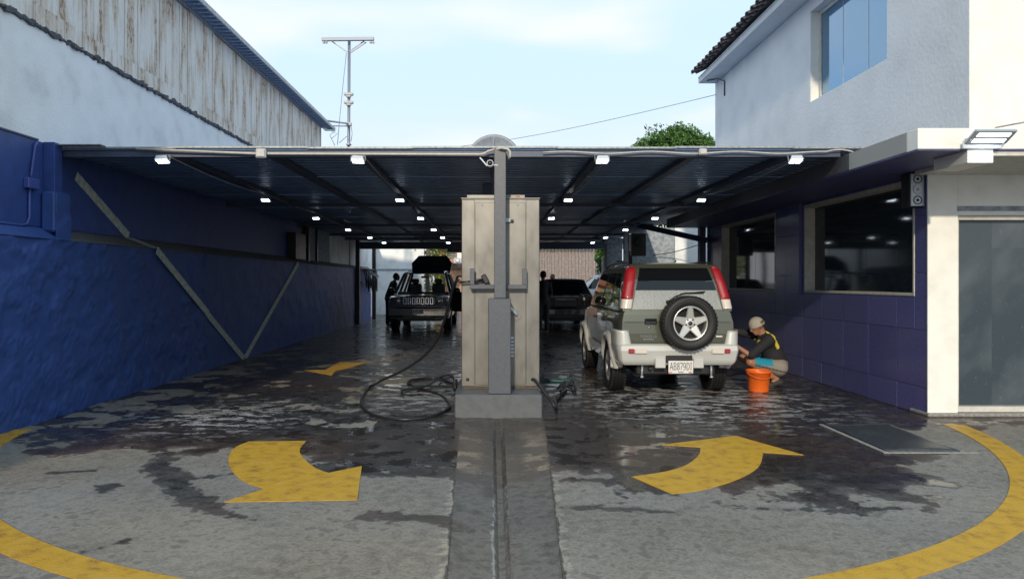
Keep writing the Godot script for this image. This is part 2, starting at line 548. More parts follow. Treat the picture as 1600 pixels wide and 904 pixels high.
func floor_sheet(x0: float, x1: float, d0: float, d1: float, step: float, into: ArrayMesh):
	var st := SurfaceTool.new()
	st.begin(Mesh.PRIMITIVE_TRIANGLES)
	st.set_smooth_group(-1)
	var rows := []
	var n := int(ceil((d1 - d0) / step))
	for i in n + 1:
		var d: float = lerp(d0, d1, float(i) / n)
		var xs := []
		var l := gutter_left(min(d, 7.6)); var r := gutter_right(min(d, 7.6))
		for k in 9: xs.append(lerp(x0, l, k / 8.0))
		for t in [0.001, 0.3, 0.6, 0.86, 0.939, 0.941, 1.0]: xs.append(lerp(l, 0.05, t))
		for t in [0.059, 0.061, 0.14, 0.4, 0.7, 0.999]: xs.append(lerp(0.05, r, t))
		for k in 9: xs.append(lerp(r, x1, k / 8.0))
		var row := []
		for x in xs: row.append(Vector3(x, bed(x, d), -d))
		rows.append(row)
	var put_v := func(p: Vector3):
		st.set_uv(Vector2((p.x - x0) / (x1 - x0), (d1 + p.z) / (d1 - d0)))
		st.add_vertex(p)
	for i in n:
		for k in rows[i].size() - 1:
			var a = rows[i][k]; var b = rows[i][k + 1]; var c = rows[i + 1][k + 1]; var e = rows[i + 1][k]
			for p in [a, c, b, a, e, c]: put_v.call(p)
	st.generate_normals()
	st.generate_tangents()
	st.commit(into)

func make_ground():
	var am := ArrayMesh.new()
	floor_sheet(-6.4, 6.4, 2.2, 13.0, 0.3, am)
	floor_sheet(-6.4, 6.4, 13.0, 34.0, 1.5, am)
	var out := MB.new()
	var a := [[-500, -6.4, -500, 34], [6.4, 500, -500, 34], [-6.4, 6.4, -500, 2.2], [-500, 500, 34, 700]]
	for r in a:
		out.quad(V(r[0], 0, r[2]), V(r[1], 0, r[2]), V(r[1], 0, r[3]), V(r[0], 0, r[3]))
	out.st.generate_normals()
	out.st.commit(am)
	am.surface_set_material(0, floor_material(-6.4, 6.4, 2.2, 13.0, 1600, 1350))
	am.surface_set_material(1, floor_material(-6.4, 6.4, 13.0, 34.0, 640, 1050))
	am.surface_set_material(2, tri(mat(0.20, 0.20, 0.195, 0.88), 0.4, M.blot, M.fine, 0.3))
	var g := MeshInstance3D.new()
	g.name = "ground"
	g.mesh = am
	add_child(g)
	tag(g, "grey concrete forecourt floor, wet and dark under the canopy", "", "", "structure")

# ------------------------------------------------------------------ painted markings
func paint_material() -> StandardMaterial3D:
	var t := ntex(61, 0.006, [[0.0, Color(0.66, 0.50, 0.24)], [0.3, Color(0.86, 0.67, 0.22)], [0.5, Color(0.92, 0.72, 0.20)], [0.75, Color(0.93, 0.74, 0.25)], [1.0, Color(0.86, 0.74, 0.42)]], 1024, 8)
	var m := tri(mat(0.62, 0.62, 0.62, 0.6), Vector3(0.9, 1.0, 0.9), t, M.fine, 0.5)
	m.roughness_texture = ntex(62, 0.02, [[0.0, 0.35], [0.4, 0.8], [1.0, 1.0]])
	return m

func flat_shape(pts: Array, y: float) -> MB:
	var mb := MB.new()
	var poly := PackedVector2Array()
	for p in pts: poly.append(p)
	mb.prism(poly, Vector3(0, 0.0005, 0), Vector3.RIGHT, Vector3.FORWARD, Vector3(0, y, 0))
	return mb

func gp(px: float, py: float) -> Vector2:
	var d := EYE * 1100.0 / (py - 440.0)
	return Vector2((px - 770.0) * d / 1100.0, d)

func curve2(pts: Array, n := 6) -> Array:
	var out := []
	for i in pts.size() - 1:
		var a: Vector2 = pts[max(i - 1, 0)]; var b: Vector2 = pts[i]; var c: Vector2 = pts[i + 1]; var d: Vector2 = pts[min(i + 2, pts.size() - 1)]
		for k in n: out.append(b.cubic_interpolate(c, a, d, float(k) / n))
	out.append(pts[-1])
	return out

func make_markings():
	var pm := paint_material()
	var band := func(a0: float, a1: float) -> MB:
		var outer := []
		var inner := []
		for i in 61:
			var a: float = deg_to_rad(lerp(a0, a1, i / 60.0))
			outer.append(Vector2(sin(a) * 4.82, 7.8 - cos(a) * 4.82))
			inner.append(Vector2(sin(a) * 4.62, 7.8 - cos(a) * 4.62))
		inner.reverse()
		return flat_shape(outer + inner, 0.004)
	solo("painted_arc", "yellow arc painted on the concrete, curving to the blue wall", "road marking", band.call(-79.0, -10.0), pm)
	solo("painted_arc", "yellow arc painted on the concrete, curving to the cream shop front", "road marking", band.call(10.0, 82.0), pm)
	var a1 := curve2([gp(388, 690), gp(366, 700), gp(357, 715), gp(360, 733), gp(380, 752), gp(413, 764)])
	a1 += [gp(350, 784.5), gp(558, 781.5), gp(565, 728.5)]
	a1 += curve2([gp(513, 739), gp(492, 731), gp(474, 716), gp(468, 703), gp(478, 689)])
	solo("painted_arrow", "large yellow arrow on the floor curving round towards the central gutter", "road marking", flat_shape(a1, 0.004), pm)
	var a2 := curve2([gp(1050, 772), gp(1100, 765), gp(1150, 750), gp(1185, 730), gp(1193, 707)])
	a2 += [gp(1256, 711), gp(1150, 681), gp(1034, 695)]
	a2 += curve2([gp(1095, 699), gp(1092, 711), gp(1074, 726), gp(1040, 737), gp(987, 745)])
	solo("painted_arrow", "large yellow arrow on the wet floor curving towards the green car", "road marking", flat_shape(a2, 0.004), pm)
	var a3 := [gp(475, 578), gp(508, 578), gp(531, 565), gp(571, 567), gp(549, 574), gp(524, 579.5), gp(518, 586.5)]
	solo("painted_arrow", "small faded yellow arrow deep inside the covered lane", "road marking", flat_shape(a3, 0.004), pm)

# ------------------------------------------------------------------ blue boundary wall
func rough_sheet(x: float, y0: float, y1: float, d0: float, d1: float, step: float, amp: float, sd: int, face := 1.0) -> MB:
	var mb := MB.new(true)
	var n := noise(sd, 1.6, 5)
	var n2 := noise(sd + 1, 7.0, 4)
	n2.fractal_type = FastNoiseLite.FRACTAL_RIDGED
	var ny := int((y1 - y0) / step); var nd := int((d1 - d0) / step)
	var rows := []
	for i in nd + 1:
		var d: float = lerp(d0, d1, float(i) / nd)
		var row := []
		for k in ny + 1:
			var y: float = lerp(y0, y1, float(k) / ny)
			var edge := 1.0
			var big := n.get_noise_2d(d, y * 1.2)
			var zone: float = smoothstep(-0.15, 0.25, big + (0.25 if y < 0.9 else 0.0) - (0.22 if d > 8.4 and y > 1.0 else 0.0))
			var v: float = max(0.0, big + 0.25) * amp * 0.6 + (n2.get_noise_2d(d * 1.3, y) * 0.5 + 0.5) * amp * 0.75 * zone
			row.append(V(x + face * v * edge, y, d))
		rows.append(row)
	mb.grid(rows, face < 0.0)
	return mb

func stripe_on(parent: Node3D, x: float, a: Vector2, b: Vector2, w: float):   # a, b = (depth, height)
	var mb := MB.new()
	var t := (b - a).normalized()
	var nn := Vector2(-t.y, t.x) * w * 0.5
	var q := [a + nn, a - nn, b - nn, b + nn]
	var poly := PackedVector2Array(q)
	mb.prism(poly, Vector3(x, 0, 0), Vector3(0, 0, -1), Vector3.UP, Vector3(0.004, 0, 0))
	part(parent, "painted_stripe", mb, M.stripe)

func make_blue_wall():
	var t := thing("boundary_wall", "long rough blue plastered wall with a ledge and painted grey V stripe", "wall", V(-4.9, 0, 12))
	var lx := -4.69
	var ux := -4.85
	part(t, "lower_face", rough_sheet(lx - 0.004, 0.0, 1.90, 5.5, 11.5, 0.024, 0.030, 71), M.blue_rough)
	part(t, "lower_face", rough_sheet(lx - 0.004, 0.0, 1.90, -2.0, 5.5, 0.06, 0.030, 71), M.blue_rough)
	boxpart(t, "lower_wall", M.blue_flat, lx - 0.25, lx - 0.006, 0, 1.90, -2.0, 22.4)
	part(t, "lower_face", rough_sheet(lx - 0.004, 0.0, 1.90, 11.5, 27.0, 0.07, 0.016, 73), M.blue_rough)
	# sloped ledge
	var mb := MB.new()
	mb.prism(PackedVector2Array([Vector2(lx - 0.24, 1.902), Vector2(lx + 0.016, 1.902), Vector2(lx + 0.012, 1.915), Vector2(ux - 0.01, 2.035), Vector2(lx - 0.24, 2.035)]), V(0, 0, 7.8), Vector3.RIGHT, Vector3.UP, Vector3(0, 0, -19.4))
	part(t, "ledge", mb, M.stain_ledge)
	mb = MB.new()
	mb.prism(PackedVector2Array([Vector2(lx - 0.24, 1.902), Vector2(lx + 0.022, 1.902), Vector2(lx + 0.018, 1.915), Vector2(ux - 0.01, 2.035), Vector2(lx - 0.24, 2.035)]), V(0, 0, -2.0), Vector3.RIGHT, Vector3.UP, Vector3(0, 0, -9.79))
	part(t, "ledge", mb, M.blue_rough)
	boxpart(t, "upper_wall", M.blue_flat, ux - 0.12, ux, 2.038, 2.95, -2.0, 17.6)
	part(t, "pilaster", rough_sheet(lx, 1.9, 2.42, 7.54, 7.80, 0.03, 0.02, 77), M.blue_rough)
	boxpart(t, "pilaster", M.blue_rough, ux + 0.002, lx + 0.004, 1.98, 2.42, 7.53, 7.80, 0.025)
	boxpart(t, "steel_post", M.blue_flat, ux + 0.002, ux + 0.125, 2.40, 2.955, 7.58, 7.72, 0.004)
	# capping along the open stretch
	boxpart(t, "coping", M.beam, ux - 0.13, ux + 0.012, 2.951, 2.972, -2.0, 7.5, 0.004)
	# painted V
	stripe_on(t, ux + 0.002, Vector2(8.18, 2.68), Vector2(9.36, 2.055), 0.115)
	stripe_on(t, lx + 0.034, Vector2(9.74, 1.89), Vector2(11.5, 0.93), 0.115)
	stripe_on(t, lx + 0.017, Vector2(11.45, 0.957), Vector2(13.2, 0.012), 0.115)
	stripe_on(t, lx + 0.017, Vector2(13.25, 0.012), Vector2(16.9, 1.90), 0.125)
	stripe_on(t, ux + 0.002, Vector2(17.0, 1.97), Vector2(17.55, 2.3), 0.125)
	mb = MB.new()
	for q in [0.0, 0.004]: mb.quad(V(ux + 0.0, 2.034 + q, 9.26), V(lx + 0.030, 1.912 + q, 9.62), V(lx + 0.030, 1.912 + q, 9.86), V(ux + 0.0, 2.034 + q, 9.50))
	part(t, "painted_stripe", mb, M.stripe)
	# pale far stretch above the ledge, with openings
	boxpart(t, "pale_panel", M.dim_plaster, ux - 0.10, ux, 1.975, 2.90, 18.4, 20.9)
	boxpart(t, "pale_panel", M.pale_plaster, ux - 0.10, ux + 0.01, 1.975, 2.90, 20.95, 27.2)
	boxpart(t, "door_recess", M.black, ux - 0.10, ux - 0.05, 1.975, 2.9, 17.6, 18.4)
	boxpart(t, "dark_cabinet", M.black, ux, ux + 0.2, 1.99, 2.62, 16.6, 17.5, 0.01)
	boxpart(t, "dark_frame", M.black, ux, ux + 0.06, 1.98, 2.9, 18.3, 18.42)
	boxpart(t, "dark_frame", M.black, ux, ux + 0.06, 1.98, 2.9, 19.2, 19.28)
	for d in [24.0, 27.3]:
		boxpart(t, "post", M.black, lx, lx + 0.14, 0, 2.93, d, d + 0.14, 0.004)
	# conduit running over the plaster
	mb = MB.new(true)
	mb.tube([V(ux + 0.02, 2.93, 7.45), V(ux + 0.02, 2.88, 7.42), V(ux + 0.02, 2.58, 7.36), V(ux + 0.02, 2.53, 7.36)], 0.013, 8)
	mb.tube([V(ux + 0.02, 2.43, 7.33), V(ux + 0.02, 2.12, 7.33), V(ux + 0.02, 2.05, 7.29), V(ux + 0.02, 2.03, 7.2), V(ux + 0.02, 2.03, 3.0)], 0.013, 8)
	part(t, "conduit", mb, M.blue_conduit)
	boxpart(t, "junction_box", M.blue_conduit, ux + 0.001, ux + 0.06, 2.42, 2.53, 7.26, 7.44, 0.008)

# ------------------------------------------------------------------ warehouse behind the blue wall
func make_warehouse():
	var t := thing("warehouse", "tall old factory with rusty white siding above a white plastered wall", "building", V(-9, 0, 12))
	var wx := -5.0
	var sx := -5.1
	var far := 20.8
	boxpart(t, "plaster_wall", M.pale_plaster, wx - 0.3, wx, 0, 4.24, -3.0, far)
	# broken mortar edge on top of the plaster
	var mb := MB.new()
	rng.seed = 5
	var d := -3.0
	while d < far:
		var l := rng.randf_range(0.03, 0.11)
		var hh := rng.randf_range(0.02, 0.06)
		mb.box(V(wx - 0.03 + rng.randf() * 0.03, 4.245 + rng.randf() * 0.012, d), Vector3(0.07 + rng.randf() * 0.04, hh, l * 1.5), 0.008, Basis(Vector3.RIGHT, rng.randf_range(-0.35, 0.35)))
		if rng.randf() < 0.5:
			mb.box(V(wx - 0.05 + rng.randf() * 0.03, 4.275 + rng.randf() * 0.03, d), Vector3(0.05, hh * 0.8, l), 0.008, Basis(Vector3.RIGHT, rng.randf_range(-0.7, 0.7)))
		d += l
	part(t, "broken_mortar", mb, M.mortar)
	# siding sheets, lapped, each slightly out of line
	d = -3.0
	rng.seed = 9
	while d < far - 0.3:
		var w := rng.randf_range(0.92, 1.05)
		var d1: float = min(d + w, far)
		mb = MB.new()
		var o := rng.randf_range(0.0, 0.02)
		mb.bx(sx - 0.02 + o, sx + o, 4.26, 6.0 - rng.randf() * 0.03, d, d1 - 0.008, 0.003)
		mb.bx(sx + o, sx + 0.016 + o, 4.27, 5.97, d1 - 0.05, d1 - 0.012, 0.003)
		if rng.randf() < 0.7:
			var q := d + rng.randf_range(0.3, 0.7)
			mb.bx(sx + o, sx + 0.008 + o, 4.27, 5.97, q, q + 0.02, 0.002)
		part(t, "siding_sheet", mb, M.siding)
		d = d1
	boxpart(t, "end_wall", M.orange_wall, -14.0, sx - 0.03, 0, 6.0, far - 0.05, far + 0.1)
	boxpart(t, "rail", M.galv, sx - 0.01, sx + 0.05, 5.985, 6.03, -3.0, far, 0.004)
	# corrugated roof: ribs run down the slope to the eave
	mb = MB.new()
	var rows := []
	var n := int((far + 0.55 + 3.0) / 0.045)
	for i in n + 1:
		var dd := -3.0 + i * 0.045
		var r := 0.028 if (i % 4) < 2 else 0.0
		rows.append([V(-4.80, 6.04 + r, dd), V(-14.0, 7.6 + r, dd)])
	mb.grid(rows)
	for i in rows.size() - 1:
		pass
	var roof := part(t, "roof", mb, M.galv_blue)
	d = -3.0
	mb = MB.new()
	while d < far + 0.5:
		mb.bx(-5.1, -4.81, 6.028, 6.045, d, d + 0.07)
		d += 0.18
	part(roof, "eave_rib", mb, M.galv_blue).set_meta("kind", "stuff")
	boxpart(roof, "gutter_edge", M.galv, -4.815, -4.785, 6.03, 6.12, -3.0, far + 0.55, 0.006)

# ------------------------------------------------------------------ shop on the other side
func cut(rects: Array, hole: Rect2) -> Array:
	var out := []
	for r: Rect2 in rects:
		if not r.intersects(hole):
			out.append(r)
			continue
		var e := r.end
		var he := hole.end
		if hole.position.x > r.position.x: out.append(Rect2(r.position.x, r.position.y, hole.position.x - r.position.x, r.size.y))
		if he.x < e.x: out.append(Rect2(he.x, r.position.y, e.x - he.x, r.size.y))
		var xa: float = max(r.position.x, hole.position.x)
		var xb: float = min(e.x, he.x)
		if hole.position.y > r.position.y: out.append(Rect2(xa, r.position.y, xb - xa, hole.position.y - r.position.y))
		if he.y < e.y: out.append(Rect2(xa, he.y, xb - xa, e.y - he.y))
	return out

func speck_texture(sd: int, count: int, base: Color, spot: Color) -> ImageTexture:
	var img := Image.create(512, 512, false, Image.FORMAT_RGB8)
	img.fill(base)
	rng.seed = sd
	for i in count:
		var x := rng.randi_range(2, 508)
		var y := int(511.0 * (1.0 - pow(rng.randf(), 1.7)))
		var s := 1 if rng.randf() < 0.85 else 2
		img.fill_rect(Rect2i(x, y, s, s + (1 if rng.randf() < 0.3 else 0)), base.lerp(spot, rng.randf_range(0.2, 0.9)))
	return ImageTexture.create_from_image(img)

func make_shop():
	var t := thing("shop_building", "two-storey cream and grey shop with purple tiled side and tiled roof", "building", V(7, 0, 11))
	var wx := 4.69
	var fd := 7.59      # depth of the ground floor front
	var back := 15.4
	var w1 := Rect2(7.82, 1.29, 2.78, 1.31)     # windows: depth, height
	var w2 := Rect2(11.67, 1.29, 2.75, 1.31)
	# core wall around the openings
	var core := [Rect2(fd + 0.02, 0.0, back - fd - 0.02, 2.66)]
	for h in [w1, w2]: core = cut(core, h)
	for r: Rect2 in core:
		boxpart(t, "wall", M.grout, wx + 0.012, wx + 0.2, r.position.y, r.end.y, r.position.x, r.end.x)
	# big glazed tiles, each its own piece
	var cols := [fd + 0.004]
	var c := 8.16
	while c < back:
		cols.append(c)
		c += 0.625
	cols.append(back)
	var rws := [0.0, 0.30, 0.925, 1.55, 2.175, 2.66]
	rng.seed = 21
	var shades := []
	for i in 4:
		var m: StandardMaterial3D = M.purple.duplicate()
		m.albedo_color = lin(0.115 * (1.0 + (i - 1.5) * 0.07), 0.118 * (1.0 + (i - 1.5) * 0.06), 0.30 * (1.0 + (i - 1.5) * 0.05))
		shades.append(m)
	for i in cols.size() - 1:
		for k in rws.size() - 1:
			var pieces := [Rect2(cols[i], rws[k], cols[i + 1] - cols[i], rws[k + 1] - rws[k])]
			for h in [w1.grow(0.002), w2.grow(0.002)]: pieces = cut(pieces, h)
			for r: Rect2 in pieces:
				if r.size.x < 0.03 or r.size.y < 0.03: continue
				var o := rng.randf_range(-0.001, 0.0015)
				boxpart(t, "tile", shades[rng.randi() % 4], wx + o, wx + 0.013, r.position.y + 0.0035, r.end.y - 0.0035, r.position.x + 0.0035, r.end.x - 0.0035, 0.002)
	# windows set back in the wall
	var wet_glass := mat(1, 1, 1, 0.05)
	wet_glass.albedo_texture = speck_texture(5, 900, Color(0.175, 0.205, 0.22), Color(0.66, 0.70, 0.72))
	tri(wet_glass, Vector3(0.75, 0.75, 0.75))
	var num := 0
	for w: Rect2 in [w1, w2]:
		var a := w.position.x; var b := w.end.x; var y0 := w.position.y; var y1 := w.end.y
		var win := Node3D.new()
		win.name = "window"
		t.add_child(win, true)
		boxpart(win, "frame", M.white_frame, wx - 0.006, wx + 0.158, y0, y0 + 0.035, a, b, 0.004)
		boxpart(win, "frame", M.white_frame, wx - 0.006, wx + 0.158, y1 - 0.05, y1, a, b, 0.004)
		boxpart(win, "frame", M.white_frame, wx - 0.006, wx + 0.158, y0 + 0.035, y1 - 0.05, b - 0.045, b, 0.004)
		boxpart(win, "frame", M.white_frame, wx - 0.006, wx + 0.158, y0 + 0.035, y1 - 0.05, a, a + 0.03, 0.004)
		var mid := (a + b) * 0.5 - 0.1
		boxpart(win, "pane", wet_glass if num == 0 else M.window_glass, wx + 0.145, wx + 0.157, y0 + 0.03, y1 - 0.045, a + 0.02, mid - 0.004)
		boxpart(win, "pane", wet_glass if num == 0 else M.window_glass, wx + 0.145, wx + 0.157, y0 + 0.03, y1 - 0.045, mid + 0.004, b - 0.04)
		boxpart(win, "backing", M.black, wx + 0.165, wx + 0.19, y0, y1, a, b)
		num += 1
	# pier between the windows, set proud
	boxpart(t, "pier", M.purple, wx - 0.05, wx - 0.004, 1.26, 2.66, 10.66, 11.05, 0.004)
	# concrete slab over the ground floor, with purple soffit and pebbled edge
	boxpart(t, "slab_soffit", M.purple_plaster, 3.865, 9.0, 2.642, 2.66, 6.40, 15.6)
	boxpart(t, "slab_front", M.cream, 3.862, 9.0, 2.655, 2.845, 6.39, 6.56, 0.004)
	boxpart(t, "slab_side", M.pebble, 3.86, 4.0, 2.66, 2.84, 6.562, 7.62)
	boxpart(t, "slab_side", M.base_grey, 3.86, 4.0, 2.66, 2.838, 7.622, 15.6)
	boxpart(t, "slab_top", M.rim_concrete, 4.0, 9.0, 2.66, 2.83, 6.562, 15.6)
	boxpart(t, "bracket", M.cream, 4.31, 4.545, 2.528, 2.654, 6.385, 6.88, 0.004)
	boxpart(t, "soffit_panel", M.white_frame, 4.55, 9.0, 2.60, 2.641, 6.42, 7.58)
	# cream front with the glazed door
	boxpart(t, "front_wall", M.cream, wx - 0.004, 5.01, 0.041, 2.64, fd - 0.012, fd + 0.002)
	boxpart(t, "front_wall", M.cream, wx + 0.205, 5.01, 0.041, 2.64, fd + 0.003, fd + 0.30)
	boxpart(t, "front_wall", M.cream, 5.012, 9.0, 2.165, 2.64, fd - 0.010, fd + 0.30, 0.004)
	boxpart(t, "base_step", M.rim_concrete, wx - 0.02, 9.0, 0.0, 0.04, fd - 0.05, fd + 0.3, 0.01)
	boxpart(t, "front_wall", M.cream, 8.0, 9.0, 0.04, 2.164, fd - 0.010, fd + 0.30)
	var door := Node3D.new()
	door.name = "door"
	t.add_child(door, true)
	var dglass := mat(1, 1, 1, 0.12)
	dglass.albedo_texture = smear_texture()
	tri(dglass, Vector3(0.55, 0.55, 0.55))
	boxpart(door, "pane", dglass, 5.04, 6.6, 0.10, 2.12, fd + 0.10, fd + 0.112)
	boxpart(door, "pane", dglass, 6.61, 8.0, 0.10, 2.12, fd + 0.10, fd + 0.112)
	boxpart(door, "frame", M.white_frame, 5.012, 8.0, 0.042, 0.102, fd + 0.02, fd + 0.14, 0.004)
	boxpart(door, "frame", M.white_frame, 5.012, 8.0, 2.118, 2.163, fd + 0.02, fd + 0.14, 0.004)
	boxpart(door, "frame", M.white_frame, 5.012, 5.045, 0.103, 2.117, fd + 0.02, fd + 0.14, 0.004)
	boxpart(door, "lintel_groove", M.dim_plaster, 5.0, 8.0, 2.21, 2.265, fd - 0.014, fd - 0.009)
	# upper storey
	var ud := 6.92
	var far := 14.83
	var uw := Rect2(8.37, 4.10, 2.03, 1.33)
	for r: Rect2 in cut([Rect2(ud + 0.25, 2.832, far - ud - 0.25, 2.79)], uw):
		boxpart(t, "upper_wall", M.grey_paint, wx, wx + 0.2, r.position.y, r.end.y, r.position.x, r.end.x)
	boxpart(t, "upper_corner", M.grey_paint, wx, wx + 0.03, 2.90, 5.63, ud + 0.004, ud + 0.25)
	boxpart(t, "upper_front", M.cream, wx + 0.002, 9.0, 2.91, 7.4, ud, ud + 0.24, 0.006)
	boxpart(t, "upper_back", M.grey_paint, wx + 0.2, 9.0, 2.832, 5.6, far - 0.2, far - 0.004)
	boxpart(t, "upper_sill", M.grey_paint, wx + 0.2, 9.0, 2.832, 2.905, ud + 0.02, far - 0.2)
	var uwin := Node3D.new()
	uwin.name = "window"
	t.add_child(uwin, true)
	boxpart(uwin, "jamb", M.cream, wx + 0.003, wx + 0.19, 4.102, 5.428, 10.385, 10.398)
	boxpart(uwin, "frame", M.white_frame, wx + 0.12, wx + 0.18, 4.10, 5.43, 10.33, 10.383, 0.004)
	boxpart(uwin, "frame", M.white_frame, wx + 0.12, wx + 0.18, 5.37, 5.428, 8.373, 10.329, 0.004)
	for k in 3:
		var a := 8.38 + k * 0.658
		boxpart(uwin, "pane", M.blue_glass, wx + 0.14, wx + 0.15, 4.10, 5.37, a, a + 0.652)
		if k > 0: boxpart(uwin, "joint", M.white_frame, wx + 0.137, wx + 0.152, 4.102, 5.368, a - 0.0055, a - 0.0005)
	boxpart(uwin, "reveal", M.dark_glass, wx + 0.155, wx + 0.165, 4.10, 5.37, 8.38, 10.35)
	# eave and tiled roof
	boxpart(t, "eave", M.grey_paint, 4.34, wx + 0.19, 5.63, 5.73, 6.6, 14.85, 0.004)
	var roof := Node3D.new()
	roof.name = "roof"
	t.add_child(roof, true)
	var mb := MB.new()
	mb.prism(PackedVector2Array([Vector2(4.335, 5.732), Vector2(4.335, 5.76), Vector2(8.5, 7.9), Vector2(8.5, 5.732)]), V(0, 0, 6.6), Vector3.RIGHT, Vector3.UP, Vector3(0, 0, -8.25))
	part(roof, "deck", mb, M.grey_paint)
	var cover := tile_mesh(0.085, 0.07, 0.44, 1.0)
	var pan := tile_mesh(0.075, 0.085, 0.44, -1.0)
	var slope := Basis(Vector3.BACK, atan2(2.14, 4.165))
	rng.seed = 33
	var step := 0.245
	var d := 14.74
	while d > 6.7:
		for r in 2:
			var base := Vector3(4.20, 5.76, 0) + slope * Vector3(r * 0.36, 0.03 + r * 0.004, 0)
			var o := put(roof, "roof_tile", cover, M.clay, Vector3.ZERO)
			o.transform = Transform3D(Basis(Vector3.UP, rng.randf_range(-0.06, 0.06)) * slope, Vector3(base.x + rng.randf_range(-0.02, 0.02), base.y + 0.03, -d))
			o.position -= t.position
			if r == 0:
				var p := put(roof, "roof_tile", pan, M.clay, Vector3.ZERO)
				p.transform = Transform3D(slope, Vector3(base.x + 0.03, base.y + 0.035, -(d - step * 0.5)))
				p.position -= t.position
		d -= step
	# little cable hanging under the eave
	mb = MB.new(true)
	mb.tube([V(4.45, 5.62, 14.6), V(4.6, 5.6, 14.4), V(4.675, 5.5, 14.2), V(4.675, 5.2, 14.2)], 0.012, 6)
	part(t, "loose_cable", mb, M.black)
	mb = MB.new(true)
	mb.tube([V(5.03, 2.885, 6.36), V(4.95, 2.93, 6.5), V(4.93, 2.96, 6.9)], 0.008, 6)
	mb.tube([V(5.3, 2.765, 6.36), V(6.2, 2.755, 6.37), V(7.5, 2.75, 6.37)], 0.006, 6)
	part(t, "lamp_cable", mb, M.box_white)

func tile_mesh(r0: float, r1: float, l: float, side: float) -> Mesh:
	var mb := MB.new(true)
	var rows := []
	for i in 3:
		var row := []
		var t := i / 2.0
		var r: float = lerp(r0, r1, t)
		for k in 9:
			var a := PI * k / 8.0
			row.append(Vector3(t * l, side * sin(a) * r * 0.8, cos(a) * r))
		for k in 9:
			var a := PI * (8 - k) / 8.0
			row.append(Vector3(t * l, side * sin(a) * (r - 0.014) * 0.8, cos(a) * (r - 0.014)))
		rows.append(row)
	mb.grid(rows, side > 0.0, true)
	for e in [0, 2]:
		for k in 8: mb.quad(rows[e][k], rows[e][k + 1], rows[e][16 - k], rows[e][17 - k])
	return mb.mesh()

func smear_texture() -> ImageTexture:
	var w := 512
	var img := Image.create(w, w, false, Image.FORMAT_RGB8)
	var a := noise(91, 1.0, 5)
	var b := noise(92, 1.0, 3)
	for j in w:
		for i in w:
			var x := float(i) / w; var y := float(j) / w
			var s: float = clamp(a.get_noise_2d(x * 2.6 + y * 1.2, y * 1.8) * 1.2 + 0.15, 0.0, 1.0) * 0.30
			s += clamp((b.get_noise_2d(x * 34.0, y * 16.0) - 0.52) * 5.0, 0.0, 1.0) * 0.25
			img.set_pixel(i, j, Color(0.045, 0.062, 0.078).lerp(Color(0.30, 0.34, 0.36), s * 0.5).linear_to_srgb())
	return ImageTexture.create_from_image(img)

# ------------------------------------------------------------------ canopy
const ROOF := 2.90
var beam_x := [-3.62, -2.47, -1.48, 0.02, 1.20, 2.25, 3.32]

func make_canopy():
	var t := thing("canopy", "low dark corrugated metal canopy on beams over the wash lanes", "canopy", V(-0.4, 0, 16))
	var d := 7.76
	var k := 0
	while d < 25.2:
		var mb := MB.new()
		var prof := []
		for i in 5:
			var o := d + i * 0.2
			prof += [[o, 0.0], [o + 0.10, 0.0], [o + 0.12, 0.042], [o + 0.18, 0.042]]
		prof.append([d + 1.0, 0.0])
		var rows := []
		for p in prof: rows.append([V(-4.99, ROOF + p[1] + (k % 2) * 0.004, p[0]), V(4.25, ROOF + p[1] + (k % 2) * 0.004, p[0])])
		mb.grid(rows, true)
		var top := []
		for p in prof: top.append([V(-4.99, ROOF + p[1] + 0.003 + (k % 2) * 0.004, p[0]), V(4.25, ROOF + p[1] + 0.003 + (k % 2) * 0.004, p[0])])
		mb.grid(top)
		part(t, "roof_sheet", mb, M.canopy_light if k in [12, 14, 16] else M.canopy)
		d += 1.0
		k += 1
	for x in beam_x:
		boxpart(t, "beam", M.beam, x - 0.05, x + 0.05, ROOF - 0.060, ROOF - 0.003, 7.86, 25.2, 0.004)
	for q in [12.4, 16.9, 20.2, 22.3]:
		boxpart(t, "cross_beam", M.beam, -4.7, 3.86, ROOF - 0.12, ROOF - 0.062, q, q + 0.09, 0.004)
	boxpart(t, "cross_beam", M.beam, -4.7, 4.6, ROOF - 0.30, ROOF - 0.062, 24.6, 24.74, 0.004)
	boxpart(t, "cross_beam", M.beam, -4.75, 3.84, ROOF - 0.075, ROOF - 0.004, 7.765, 7.855, 0.004)
	# bright sheet edge along the front, in lapped lengths
	var xs := [-4.92, -3.5, -2.05, -0.9, 0.7, 2.0, 3.3, 4.25]
	for i in xs.size() - 1:
		boxpart(t, "edge_trim", M.beam_edge, xs[i], xs[i + 1] + 0.02, ROOF + 0.012 + (i % 2) * 0.006, ROOF + 0.034 + (i % 2) * 0.007, 7.735 - (i % 2) * 0.004, 7.80, 0.003)
	boxpart(t, "loose_flashing", M.galv, -4.95, -4.25, ROOF + 0.03, ROOF + 0.042, 7.62, 7.728, 0.004)
	# hanging dark board at the far end
	boxpart(t, "hanging_board", M.beam, -1.6, 0.5, 2.48, 2.76, 24.75, 24.85)
	boxpart(t, "hanging_board", M.beam, 1.0, 3.0, 2.60, 2.76, 24.75, 24.85)
	# knee brace and end post by the shop
	var mb := MB.new()
	mb.bar(V(4.6, 2.35, 15.2), V(3.5, 2.82, 17.0), 0.09, 0.12)
	part(t, "brace", mb, M.beam)
	boxpart(t, "post", M.beam, 4.55, 4.68, 0, 2.9, 15.45, 15.62)
	boxpart(t, "post", M.black, 3.34, 3.43, 0, 2.6, 17.3, 17.39)
	# inner post seen behind the front column
	boxpart(t, "inner_post", M.beam, -0.14, 0.0, 2.2, ROOF - 0.11, 9.55, 9.69)

